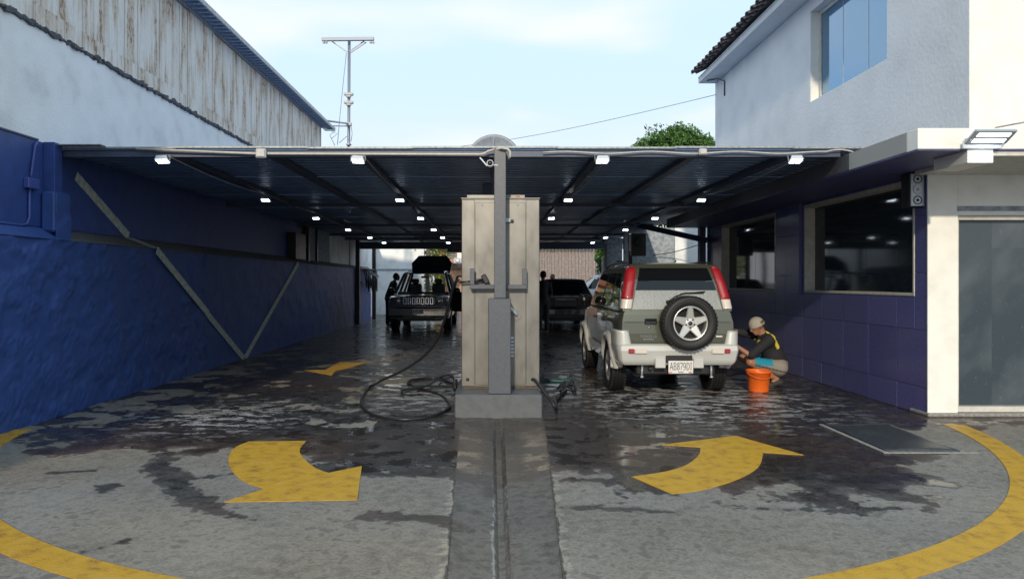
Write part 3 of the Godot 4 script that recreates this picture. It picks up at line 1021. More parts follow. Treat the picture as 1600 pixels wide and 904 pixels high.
# ------------------------------------------------------------------ flood lamps
func lamp_meshes() -> Array:
	var body := MB.new()
	body.prism(PackedVector2Array([Vector2(-0.085, 0.0), Vector2(0.085, 0.0), Vector2(0.065, 0.05), Vector2(-0.065, 0.05)]), Vector3(0, 0, 0.055), Vector3.RIGHT, Vector3.UP, Vector3(0, 0, -0.11))
	for i in 5: body.box(Vector3(-0.048 + i * 0.024, 0.056, 0), Vector3(0.006, 0.014, 0.09))
	var lens := MB.new()
	lens.box(Vector3(-0.038, -0.003, 0), Vector3(0.066, 0.006, 0.088), 0.002)
	var lens2 := MB.new()
	lens2.box(Vector3(0.038, -0.003, 0), Vector3(0.066, 0.006, 0.088), 0.002)
	var br := MB.new()
	br.box(Vector3(-0.092, 0.04, 0), Vector3(0.005, 0.09, 0.02))
	br.box(Vector3(0.092, 0.04, 0), Vector3(0.005, 0.09, 0.02))
	br.box(Vector3(0, 0.087, 0), Vector3(0.19, 0.005, 0.02))
	return [body.mesh(), lens.mesh(), lens2.mesh(), br.mesh()]

func make_lamps():
	var ms := lamp_meshes()
	var depth := [7.71, 11.2, 14.4, 17.6, 20.7, 23.4]
	var place := ["first from the street", "second from the street", "third from the street", "fourth from the street", "fifth from the street", "deepest one"]
	var lane := ["row along the blue wall", "row on the cabinet's blue wall side", "row between cabinet and green car", "row along the shop"]
	var xs := [-3.62, -1.48, 1.20, 3.32]
	var cord := []
	for r in 4:
		for k in 6:
			if r == 2 and k > 2: continue
			var y: float = ROOF - (0.13 if k == 0 else 0.155)
			var o := thing("flood_lamp", "lit canopy lamp, %s, %s" % [lane[r], place[k]], "lamp", V(xs[r], y, depth[k]), "flood lamps under the canopy")
			put(o, "housing", ms[0], M.lamp_body)
			put(o, "lens", ms[1], M.glow)
			put(o, "lens", ms[2], M.glow)
			put(o, "bracket", ms[3], M.lamp_grey)
			var tilt := -0.38 if k == 0 else -0.42
			o.scale = Vector3.ONE * 0.85
			o.rotation = Vector3(tilt, 0, rng.randf_range(-0.08, 0.08))
			var l := SpotLight3D.new()
			l.name = "light"
			l.light_color = Color(0.90, 0.95, 1.0)
			l.light_energy = 0.16
			l.spot_range = 14.0
			l.spot_angle = 62.0
			l.spot_attenuation = 2.0
			l.light_size = 0.08
			l.shadow_enabled = true
			o.add_child(l)
			l.position = Vector3(0, -0.02, 0)
			l.rotation.x = -PI / 2
		# the supply cable looping from lamp to lamp
		var pts := []
		var last: int = 2 if r == 2 else 5
		for k in last:
			for q in 6:
				var u := q / 6.0
				pts.append(V(xs[r] + 0.065, ROOF - 0.075 - 0.05 * sin(u * PI) * (1.0 if k % 2 == 0 else 0.4), lerp(depth[k], depth[k + 1], u)))
		pts.append(V(xs[r] + 0.065, ROOF - 0.075, depth[last]))
		var mb := MB.new(true)
		mb.tube(pts, 0.007, 5)
		solo("lamp_cable", "thin pale cable along the beam, %s" % lane[r], "cable", mb, M.box_white, "lamp cables under the canopy")
	# flood lamp with two bright bars on the cream slab
	var o := thing("wall_floodlight", "wide lit floodlight on the cream front of the shop slab", "lamp", V(4.42, 2.725, 6.36))
	var tb := Basis(Vector3.RIGHT, 0.62)
	var mb := MB.new()
	mb.box(Vector3(0, -0.045, 0.004), Vector3(0.355, 0.06, 0.02), 0.006)
	put(o, "back_plate", mb.mesh(), M.lamp_body)
	mb = MB.new()
	mb.box(Vector3(0.02, 0.02, 0.09), Vector3(0.37, 0.17, 0.03), 0.006, tb * Basis(Vector3.RIGHT, -1.15 + PI / 2))
	put(o, "housing", mb.mesh(), M.lamp_grey)
	var hb := tb * Basis(Vector3.RIGHT, -1.15 + PI / 2)
	for s in [-0.04, 0.035]:
		mb = MB.new()
		mb.box(Vector3(0.02, 0.02, 0.09) + hb * Vector3(0, s, 0.017), Vector3(0.29, 0.048, 0.006), 0.002, hb)
		put(o, "lens", mb.mesh(), M.glow_soft)
	mb = MB.new()
	mb.box(Vector3(-0.15, 0.0, 0.04), Vector3(0.012, 0.03, 0.08))
	mb.box(Vector3(0.15, 0.0, 0.04), Vector3(0.012, 0.03, 0.08))
	put(o, "arm", mb.mesh(), M.lamp_grey)
	var l := SpotLight3D.new()
	l.name = "light"
	l.light_color = Color(0.92, 0.96, 1.0)
	l.light_energy = 0.15
	l.spot_range = 12.0
	l.spot_angle = 60.0
	l.spot_attenuation = 2.0
	l.light_size = 0.15
	l.shadow_enabled = true
	o.add_child(l)
	l.position = Vector3(0.02, 0.02, 0.09) + hb * Vector3(0, 0, 0.04)
	l.rotation.x = -0.62

# ------------------------------------------------------------------ cables, conduits and small things on the canopy front
func make_front_fittings():
	var mb := MB.new(true)
	var y := ROOF - 0.035
	mb.tube([V(-3.9, ROOF + 0.002, 7.70), V(-2.62, y - 0.01, 7.72), V(-1.2, y - 0.015, 7.72), V(-0.14, y - 0.02, 7.71), V(-0.1, y - 0.015, 7.70), V(-0.05, y + 0.01, 7.69), V(-0.01, y + 0.02, 7.68), V(0.10, y + 0.02, 7.56), V(0.16, y + 0.01, 7.56), V(0.185, y - 0.02, 7.56), V(0.187, y - 0.07, 7.56), V(0.17, y - 0.09, 7.60)], 0.013, 8)
	solo("conduit_pipe", "pale conduit along the canopy front bending over the grey column", "pipe", mb, M.conduit)
	mb = MB.new(true)
	var pts := []
	for i in 41:
		var u := i / 40.0
		pts.append(V(lerp(0.55, 4.0, u), y + 0.0 + 0.012 * sin(u * 23.0) + (0.03 if u > 0.9 else 0.0) * sin((u - 0.9) * 31.0), 7.71))
	mb.tube(pts, 0.008, 6)
	solo("front_cable", "thin wavy white cable along the canopy front above the green car", "cable", mb, M.box_white)
	var t := thing("cable_box", "small pale junction box on the canopy front, blue wall side", "box", V(-2.53, 2.87, 7.72), "junction boxes on the canopy front")
	boxpart(t, "case", M.box_white, -2.585, -2.475, 2.80, 2.90, 7.66, 7.70, 0.008)
	boxpart(t, "cover", M.box_white, -2.575, -2.485, 2.81, 2.89, 7.648, 7.659, 0.004)
	t = thing("cable_box", "small pale junction box on the canopy front, shop side", "box", V(2.29, 2.88, 7.72), "junction boxes on the canopy front")
	boxpart(t, "case", M.box_white, 2.25, 2.335, 2.83, 2.90, 7.66, 7.70, 0.008)
	boxpart(t, "cover", M.box_white, 2.258, 2.327, 2.838, 2.892, 7.648, 7.659, 0.004)
	# round camera by the column head
	t = thing("security_camera", "round white security camera beside the head of the grey column", "camera", V(-0.03, 2.73, 7.62))
	mb = MB.new(true)
	var fwd := Basis(Vector3.RIGHT, PI / 2)
	mb.lathe([Vector2(0, -0.08), Vector2(0.034, -0.08), Vector2(0.037, -0.06), Vector2(0.037, 0.03), Vector2(0.037, 0.034), Vector2(0.028, 0.034), Vector2(0.028, 0.02)], V(-0.03, 2.725, 7.6), fwd, 20)
	part(t, "housing", mb, M.lamp_body)
	mb = MB.new(true)
	mb.lathe([Vector2(0.029, 0.018), Vector2(0.014, 0.024), Vector2(0.0, 0.026)], V(-0.03, 2.725, 7.6), fwd, 20)
	part(t, "lens", mb, M.black_gloss)
	mb = MB.new()
	mb.bar(V(0.0, 2.71, 7.6), V(0.06, 2.71, 7.62), 0.015, 0.015)
	mb.bar(V(-0.06, 2.70, 7.6), V(-0.14, 2.79, 7.6), 0.014, 0.014)
	part(t, "bracket", mb, M.lamp_body)
	# satellite dish standing on the roof
	t = thing("satellite_dish", "round grey satellite dish standing on the canopy roof behind the column", "satellite dish", V(0.02, 3.0, 12.6))
	mb = MB.new(true)
	mb.lathe([Vector2(0, -0.06), Vector2(0.16, -0.052), Vector2(0.32, -0.028), Vector2(0.44, 0.004), Vector2(0.487, 0.02), Vector2(0.492, 0.012), Vector2(0.44, -0.008), Vector2(0.32, -0.04), Vector2(0.16, -0.064), Vector2(0, -0.072)], V(0.02, 3.60, 12.6), Basis(Vector3.RIGHT, PI / 2 - 0.05), 48)
	part(t, "reflector", mb, M.dish)
	mb = MB.new()
	mb.bar(V(0.02, 3.08, 12.59), V(0.02, 4.04, 12.545), 0.012, 0.012)
	part(t, "rib", mb, M.pole)
	mb = MB.new(true)
	mb.tube([V(0.02, 2.99, 12.75), V(0.02, 3.5, 12.72)], 0.025, 8)
	part(t, "mount", mb, M.pole)
	# pole with cross arm behind the warehouse corner
	t = thing("utility_pole", "slim grey utility pole with a braced cross arm against the sky", "utility pole", V(-4.86, 0, 23.6))
	var pd := 23.6
	var px := -4.86
	var at := func(qx: float, qy: float) -> Vector3: return V((qx - 770.0) * pd / 1100.0, EYE + (440.0 - qy) * pd / 1100.0, pd)
	mb = MB.new(true)
	mb.tube([V(px, 0, pd + 0.1), V(px, 5.4, pd + 0.1), at.call(544.5, 62) + Vector3(0, 0, -0.1)], 0.05, 10)
	part(t, "shaft", mb, M.pole)
	mb = MB.new()
	mb.bar(at.call(504, 63.5) + Vector3(0, 0, 0.12), at.call(585, 62.5) + Vector3(0, 0, 0.12), 0.10, 0.11, 0.008)
	part(t, "cross_arm", mb, M.pole)
	for q in [[519, 65, 542, 81], [569, 64, 546, 80], [572, 66, 548, 82]]:
		mb = MB.new()
		mb.bar(at.call(q[0], q[1]), at.call(q[2], q[3]), 0.03, 0.03)
		part(t, "brace", mb, M.pole)
	for q in [507, 511, 580, 584]:
		mb = MB.new(true)
		mb.lathe([Vector2(0, -0.05), Vector2(0.04, -0.04), Vector2(0.04, 0.02), Vector2(0, 0.03)], at.call(q, 67.5) + Vector3(0, 0, 0.12), Basis.IDENTITY, 8)
		part(t, "insulator", mb, M.insulator)
	for q in [147.0, 160.0]:
		mb = MB.new()
		mb.box(at.call(544.5, q), Vector3(0.31, 0.09, 0.14), 0.02)
		mb.box(at.call(544.5, q + 3.5), Vector3(0.17, 0.07, 0.12), 0.02)
		part(t, "clamp", mb, M.insulator)
	mb = MB.new(true)
	mb.tube([at.call(544, 193), V(-5.0, 6.2, 20.7)], 0.03, 6)
	mb.tube([at.call(544, 197), V(-5.05, 6.05, 20.75)], 0.02, 6)
	part(t, "stay_pipe", mb, M.galv)
	mb = MB.new()
	mb.box(at.call(544.5, 194), Vector3(0.2, 0.12, 0.14), 0.02)
	mb.box(at.call(544.5, 225.5), Vector3(0.18, 0.06, 0.14), 0.02)
	part(t, "clamp", mb, M.insulator)
	mb = MB.new(true)
	for w in [[[542, 84], [538, 120], [532, 180], [528, 227]], [[525, 205], [516, 212], [520, 220], [524, 228]], [[520, 197], [526, 202], [519, 207], [528, 210], [519, 217]], [[549, 195], [551, 210], [549, 222]], [[531, 224], [541, 215], [545, 213]]]:
		var ps := []
		for q in w: ps.append(at.call(q[0], q[1]) + Vector3(0, 0, 0.1))
		mb.tube(ps, 0.011, 5)
	part(t, "loose_wire", mb, M.pole)
	# service wire to the shop
	mb = MB.new(true)
	var ws := []
	for i in 25:
		var u := i / 24.0
		var p: Vector3 = V(-4.86, 5.75, 23.5).lerp(V(4.69, 5.38, 14.8), u)
		p.y -= sin(u * PI) * 0.33
		ws.append(p)
	mb.tube(ws, 0.007, 5)
	solo("overhead_wire", "thin wire strung across the sky to the grey upper wall", "wire", mb, M.pole)
	# loudspeaker on the purple wall
	t = thing("wall_speaker", "slim grey loudspeaker with three round drivers on the purple wall", "speaker", V(4.6, 2.0, 7.72))
	boxpart(t, "cabinet", M.black, 4.525, 4.686, 2.262, 2.635, 7.64, 7.80, 0.006)
	boxpart(t, "front_panel", M.lamp_grey, 4.535, 4.682, 2.272, 2.625, 7.628, 7.639, 0.003)
	for i in 3:
		mb = MB.new(true)
		var r := 0.042 if i != 1 else 0.047
		mb.lathe([Vector2(r + 0.006, 0.0), Vector2(r + 0.004, 0.006), Vector2(r, 0.006), Vector2(r * 0.85, -0.002), Vector2(r * 0.4, -0.006), Vector2(r * 0.36, 0.004), Vector2(0, 0.008)], V(4.608, 2.335 + i * 0.114, 7.627), fwd, 20)
		part(t, "driver", mb, M.black if i != 1 else M.lamp_grey)
	# pa speaker on the far post
	t = thing("post_speaker", "black box loudspeaker fixed to the post beyond the green car", "speaker", V(3.48, 2.0, 17.25))
	boxpart(t, "cabinet", M.black, 3.36, 3.72, 2.08, 2.62, 17.05, 17.28, 0.01)
	boxpart(t, "side_trim", M.lamp_grey, 3.345, 3.362, 2.2, 2.62, 17.06, 17.26, 0.004)
	mb = MB.new(true)
	mb.lathe([Vector2(0.13, 0.0), Vector2(0.12, 0.01), Vector2(0.06, 0.002), Vector2(0, 0.01)], V(3.54, 2.42, 17.04), fwd, 20)
	part(t, "driver", mb, M.rubber)

# ------------------------------------------------------------------ column, plinth and steel cabinet
func make_island():
	var t := thing("concrete_plinth", "grey painted concrete block under the column and steel cabinet", "plinth", V(0.06, 0, 8.1))
	boxpart(t, "block", M.base_grey, -0.41, 0.53, -0.05, 0.24, 7.53, 8.75, 0.012)
	t = thing("support_column", "grey steel column with a thick lower sleeve before the steel cabinet", "column", V(0.065, 0.24, 7.68))
	boxpart(t, "sleeve", M.column_grey, -0.05, 0.195, 0.242, 1.27, 7.56, 7.80, 0.008)
	boxpart(t, "shaft", M.column_grey, 0.015, 0.142, 1.272, ROOF - 0.006, 7.61, 7.74, 0.005)
	# cabinet
	t = thing("steel_cabinet", "tall brushed stainless steel equipment cabinet on the plinth", "cabinet", V(0.07, 0.24, 8.3))
	var f := 7.97
	boxpart(t, "body", M.steel, -0.355, 0.53, 0.262, 2.385, f, 8.62, 0.006)
	boxpart(t, "base_rail", M.wood, -0.345, 0.52, 0.24, 0.262, f + 0.01, 8.6)
	boxpart(t, "top_cap", M.steel, -0.36, 0.535, 2.386, 2.402, f - 0.008, 8.63, 0.003)
	boxpart(t, "side_panel", M.steel, -0.350, -0.207, 0.27, 2.375, f - 0.009, f - 0.001, 0.003)
	boxpart(t, "side_panel", M.steel, 0.377, 0.525, 0.27, 2.375, f - 0.009, f - 0.001, 0.003)
	boxpart(t, "door", M.steel, -0.199, 0.369, 0.285, 2.345, f - 0.012, f - 0.001, 0.003)
	boxpart(t, "top_box", M.steel, -0.30, 0.37, 2.403, 2.45, f + 0.12, 8.5, 0.004)
	boxpart(t, "top_label", M.orange_wall, 0.265, 0.31, 2.408, 2.448, f + 0.112, f + 0.118)
	boxpart(t, "door_latch", M.lamp_body, 0.145, 0.20, 2.12, 2.165, f - 0.05, f - 0.012, 0.006)
	boxpart(t, "door_latch", M.black, 0.20, 0.235, 2.125, 2.15, f - 0.05, f - 0.012, 0.004)
	for x in [-0.12, 0.285]:
		var mb := MB.new(true)
		mb.lathe([Vector2(0.012, 0), Vector2(0.010, 0.006), Vector2(0, 0.007)], V(x, 2.32, f - 0.012), Basis(Vector3.RIGHT, PI / 2), 10)
		part(t, "bolt", mb, M.lamp_grey)
	# louvres
	for i in 6:
		var mb := MB.new()
		var y := 0.60 + i * 0.040
		mb.prism(PackedVector2Array([Vector2(0, 0), Vector2(0.018, 0.004), Vector2(0.020, 0.008), Vector2(0, 0.026)]), V(0.13, y, f - 0.012), Vector3.BACK, Vector3.UP, Vector3(0.105, 0, 0))
		part(t, "louvre", mb, M.lamp_body)
	# holes for the hoses
	for x in [-0.285, 0.45]:
		var mb := MB.new(true)
		mb.lathe([Vector2(0.019, 0), Vector2(0.017, 0.004), Vector2(0, 0.002)], V(x, 0.345, f - 0.0095), Basis(Vector3.RIGHT, PI / 2), 14)
		part(t, "hose_hole", mb, M.black)
	# U shaped gun rest
	boxpart(t, "gun_rest", M.column_grey, -0.255, -0.205, 1.42, 1.60, f - 0.14, f - 0.10, 0.003)
	boxpart(t, "gun_rest", M.column_grey, 0.33, 0.38, 1.42, 1.60, f - 0.14, f - 0.10, 0.003)
	boxpart(t, "gun_rest", M.column_grey, -0.255, 0.38, 1.37, 1.418, f - 0.14, f - 0.10, 0.003)
	boxpart(t, "gun_rest", M.column_grey, -0.255, -0.205, 1.38, 1.41, f - 0.10, f - 0.012)
	boxpart(t, "gun_rest", M.column_grey, 0.33, 0.38, 1.38, 1.41, f - 0.10, f - 0.012)
	# nozzle holder tube on a square plate
	var mb := MB.new()
	mb.box(V(0.275, 1.065, f - 0.016), Vector3(0.085, 0.085, 0.007), 0.002, Basis(Vector3.BACK, 0.55))
	part(t, "holder_plate", mb, M.steel)
	mb = MB.new(true)
	mb.tube([V(0.275, 1.07, f - 0.02), V(0.19, 1.16, f - 0.09)], 0.018, 12)
	part(t, "holder_tube", mb, M.lamp_body)
	# spray gun lying in the rest
	t = thing("spray_gun", "black pressure washer gun lying in the cabinet's grey rest", "spray gun", V(-0.1, 1.44, f - 0.1))
	mb = MB.new(true)
	mb.tube([V(-0.36, 1.445, f - 0.09), V(-0.28, 1.45, f - 0.09), V(-0.24, 1.455, f - 0.09)], 0.012, 8)
	mb.tube([V(-0.24, 1.455, f - 0.09), V(-0.18, 1.465, f - 0.09), V(-0.10, 1.475, f - 0.09)], 0.016, 8)
	part(t, "lance", mb, M.black)
	mb = MB.new()
	mb.box(V(-0.085, 1.48, f - 0.09), Vector3(0.06, 0.11, 0.04), 0.01, Basis(Vector3.BACK, 0.5))
	part(t, "grip", mb, M.black)
	mb = MB.new(true)
	mb.tube([V(-0.19, 1.43, f - 0.09), V(-0.13, 1.43, f - 0.09), V(-0.09, 1.45, f - 0.09)], 0.005, 6)
	part(t, "trigger_guard", mb, M.black)

func curve3(pts: Array, n := 8) -> Array:
	var out := []
	for i in pts.size() - 1:
		var a: Vector3 = pts[max(i - 1, 0)]; var b: Vector3 = pts[i]; var c: Vector3 = pts[i + 1]; var d: Vector3 = pts[min(i + 2, pts.size() - 1)]
		for k in n: out.append(b.cubic_interpolate(c, a, d, float(k) / n))
	out.append(pts[-1])
	return out

func make_hoses():
	var r := 0.016
	var G := func(px, py, y := 0.017) -> Vector3:
		var p := gp(px, py)
		return V(p.x, y, p.y)
	# one long hose: from the gun down to the floor, a loop, and back to the plinth
	var mb := MB.new(true)
	var p := [V(-0.36, 1.446, 7.88), V(-0.40, 1.46, 7.90), V(-0.45, 1.39, 7.98), V(-0.522, 1.15, 8.2), V(-0.672, 0.755, 8.5), V(-0.88, 0.506, 8.8), V(-1.158, 0.308, 9.1), V(-1.453, 0.15, 9.4), V(-1.6, 0.062, 9.5), G.call(577, 606), G.call(566, 622), G.call(566, 637), G.call(582, 650), G.call(612, 656.5), G.call(648, 657), G.call(680, 651), G.call(700, 641), G.call(702, 633), G.call(690, 620), G.call(668, 612), G.call(650, 607), G.call(638, 600), G.call(643, 595), G.call(670, 592), G.call(690, 593, 0.022), G.call(704, 600), G.call(716, 603)]
	mb.tube(curve3(p, 8), r, 8)
	solo("washer_hose", "long black hose drooping from the spray gun into a loop on the floor", "hose", mb, M.hose)
	mb = MB.new(true)
	p = [V(-0.43, 0.30, 8.3), V(-0.46, 0.15, 8.4), G.call(708, 589), G.call(690, 593, 0.05), G.call(676, 603, 0.05), G.call(660, 611, 0.05), G.call(630, 614), G.call(632, 611), G.call(664, 609, 0.05), G.call(712, 606)]
	mb.tube(curve3(p, 8), 0.012, 8)
	solo("floor_cable", "thin black cable crossing the hose loop beside the plinth", "cable", mb, M.hose)
	mb = MB.new(true)
	p = [V(0.45, 0.345, 7.962), V(0.47, 0.345, 7.93), V(0.52, 0.29, 7.88), V(0.60, 0.19, 7.8), V(0.70, 0.06, 7.75), G.call(868, 625), G.call(872, 624), G.call(878, 618), G.call(885, 612.5)]
	mb.tube(curve3(p, 8), 0.017, 8)
	solo("washer_hose", "black hose leaving the shop side of the steel cabinet", "hose", mb, M.hose)
	mb = MB.new(true)
	p = [G.call(866, 637), G.call(872, 626, 0.03), G.call(880, 616)]
	mb.tube(curve3(p, 6), 0.010, 6)
	p = [G.call(870, 609), G.call(878, 601), V(0.83, 0.10, 8.7), V(0.90, 0.22, 8.75), V(0.97, 0.30, 8.75), V(1.0, 0.24, 8.72), V(0.99, 0.08, 8.7), G.call(899, 606), G.call(880, 602), V(0.84, 0.06, 8.75), V(0.92, 0.16, 8.75), V(0.97, 0.2, 8.78)]
	mb.tube(curve3(p, 8), 0.011, 6)
	p = [G.call(900, 607), G.call(894, 609), G.call(878, 604), G.call(876, 606)]
	mb.tube(curve3(p, 6), 0.010, 6)
	solo("hose_tangle", "standing tangle of thin black hose between cabinet and green car", "hose", mb, M.hose)
	mb = MB.new(true)
	p = [G.call(842, 590), G.call(853, 594), G.call(870, 595), G.call(892, 593), G.call(896, 595), G.call(886, 597), G.call(866, 597), G.call(842, 595.5)]
	mb.tube(curve3(p, 8), 0.011, 6)
	solo("green_hose", "thin dark green garden hose on the wet floor behind the cabinet", "hose", mb, M.hose_green)
	# floor plate by the shop
	var t := thing("floor_plate", "dented dark steel cover plate on the floor near the shop door", "cover plate", V(3.66, 0, 6.55))
	mb = MB.new(true)
	var top := []
	var bot := []
	for i in 25:
		var u := i / 24.0
		var ra := []
		var rb := []
		for k in 17:
			var v := k / 16.0
			var x: float = lerp(3.345, 3.975, v) + u * 0.0
			var d: float = lerp(5.98, 7.10, u)
			var h := 0.018 + 0.035 * exp(-pow((v - 0.3) / 0.22, 2) - pow((u - 0.66) / 0.10, 2)) + 0.03 * sin(u * 5.0 + v * 2.0) * v * (1 - v) * 2.0
			ra.append(V(x, h, d)); rb.append(V(x, 0.003, d))
		top.append(ra); bot.append(rb)
	mb.grid(top)
	for i in 24:
		for e in [0, 16]: mb.quad(bot[i][e], bot[i + 1][e], top[i + 1][e], top[i][e])
	for k in 16:
		for e in [0, 24]: mb.quad(bot[e][k], bot[e][k + 1], top[e][k + 1], top[e][k])
	part(t, "plate", mb, M.plate_dark)
	boxpart(t, "rim", M.rim_concrete, 3.30, 3.342, 0.001, 0.012, 5.95, 7.12, 0.003)
	boxpart(t, "rim", M.rim_concrete, 3.30, 4.10, 0.001, 0.010, 5.93, 5.975, 0.003)
	boxpart(t, "rim", M.rim_concrete, 3.98, 4.02, 0.001, 0.008, 5.98, 7.1, 0.003)

# ------------------------------------------------------------------ vehicles
# A shell is lofted from the tail (s = 0) to the nose (s = 1). Local axes: x across, y up, -z forward; z = 0 at the tail.
class Shell:
	var lower := []      # [depth, height] of the bottom edge
	var upper := []      # [depth, height] of the top edge
	var tail := []       # [height, depth] of the rear face
	var nose := []       # [height, depth] of the front face
	var wide := []       # [height, half width]
	var plan := [[0.0, 0.93], [0.015, 0.965], [0.04, 0.985], [0.1, 1.0], [0.9, 1.0], [0.96, 0.97], [0.985, 0.93], [1.0, 0.88]]
	var arches := []     # [depth, radius, centre height]
	var corner := 0.06
	var crown := 0.03
	var length := 3.6
	static func at(tab: Array, v: float) -> float:
		if v <= tab[0][0]: return tab[0][1]
		for i in tab.size() - 1:
			if v <= tab[i + 1][0]:
				var t: float = (v - tab[i][0]) / (tab[i + 1][0] - tab[i][0])
				return lerp(float(tab[i][1]), float(tab[i + 1][1]), t)
		return tab[-1][1]
	func dep(s: float, y: float) -> float:
		return lerp(at(tail, y), at(nose, y), s)
	func bottom(s: float) -> float:
		var d := dep(s, 0.5 * (lower[0][1] + upper[0][1]))
		var b := at(lower, d)
		for a in arches:
			var q: float = a[1] * a[1] - (d - a[0]) * (d - a[0])
			if q > 0.0: b = max(b, a[2] + sqrt(q))
		return b
	func side(s: float, y: float, out := 0.0, sgn := 1.0) -> Vector3:
		return Vector3(sgn * (at(wide, y) * at(plan, s) + out), y, -dep(s, y))
	func ring(s: float, n := 9) -> Array:
		var yt := at(upper, dep(s, upper[0][1]))
		var yb: float = min(bottom(s), yt - 0.02)
		var half := []
		var yc: float = max(yt - corner, yb + 0.005)
		for k in n: half.append(Vector2(at(wide, lerp(yb, yc, k / float(n - 1))) * at(plan, s), lerp(yb, yc, k / float(n - 1))))
		var w0: float = half[-1].x
		for k in range(1, 6):
			var a := PI / 2 * k / 5.0
			half.append(Vector2(w0 - corner * 1.2 * (1.0 - cos(a)), yc + (yt - yc) * sin(a)))
		var w1: float = half[-1].x
		for k in range(1, 5):
			var t := k / 4.0
			half.append(Vector2(w1 * (1.0 - t), yt + crown * (1.0 - pow(1.0 - t, 2))))
		var r := []
		for p in half: r.append(Vector3(p.x, p.y, -dep(s, p.y)))
		for i in range(half.size() - 2, -1, -1): r.append(Vector3(-half[i].x, half[i].y, -dep(s, half[i].y)))
		return r
	func build(stations := 64) -> MB:
		var mb := MB.new(true)
		var ss := [0.0, 0.006, 0.015, 0.028]
		for i in stations + 1: ss.append(lerp(0.045, 0.955, i / float(stations)))
		ss += [0.97, 0.985, 0.994, 1.0]
		var rows := []
		for s in ss: rows.append(ring(s))
		mb.grid(rows, false)
		for e in [0, rows.size() - 1]:
			var q: Array = rows[e]
			var n := q.size()
			mb.smooth(false)
			for k in range(0, n / 2):
				if e == 0: mb.quad(q[k], q[k + 1], q[n - 2 - k], q[n - 1 - k])
				else: mb.quad(q[k + 1], q[k], q[n - 1 - k], q[n - 2 - k])
		return mb
	# patch on the flank, s0..s1 along, y0..y1 up (arrays give slanted edges: y at s0 and s1)
	func flank(sgn: float, pts: Array, out := 0.006, n := 8) -> MB:   # pts: four corners (s, y): tail low, nose low, nose high, tail high
		var mb := MB.new(true)
		var rows := []
		for i in n + 1:
			var u := i / float(n)
			var row := []
			for k in n + 1:
				var v := k / float(n)
				var q: Vector2 = pts[0].lerp(pts[1], u).lerp(pts[3].lerp(pts[2], u), v)
				row.append(side(q.x, q.y, out, sgn))
			rows.append(row)
		mb.grid(rows, sgn < 0.0)
		return mb
	# patch on the tail or nose face
	func face(front: bool, x0a: float, x1a: float, y0: float, x0b: float, x1b: float, y1: float, out := 0.008, n := 8, bow := 0.0) -> MB:
		var mb := MB.new(true)
		var rows := []
		for i in n + 1:
			var u := i / float(n)
			var row := []
			for k in n + 1:
				var v := k / float(n)
				var y: float = lerp(y0, y1, v)
				var x: float = lerp(lerp(x0a, x1a, u), lerp(x0b, x1b, u), v)
				var d: float = (at(nose, y) + out - bow * x * x) if front else (at(tail, y) - out + bow * x * x)
				row.append(Vector3(x, y, -d))
			rows.append(row)
		mb.grid(rows, front)
		return mb

func paint(r: float, g: float, b: float, metal := 0.25) -> StandardMaterial3D:
	var m := mat(r, g, b, 0.32, metal)
	m.clearcoat_enabled = true
	m.clearcoat = 1.0
	m.clearcoat_roughness = 0.03
	return m

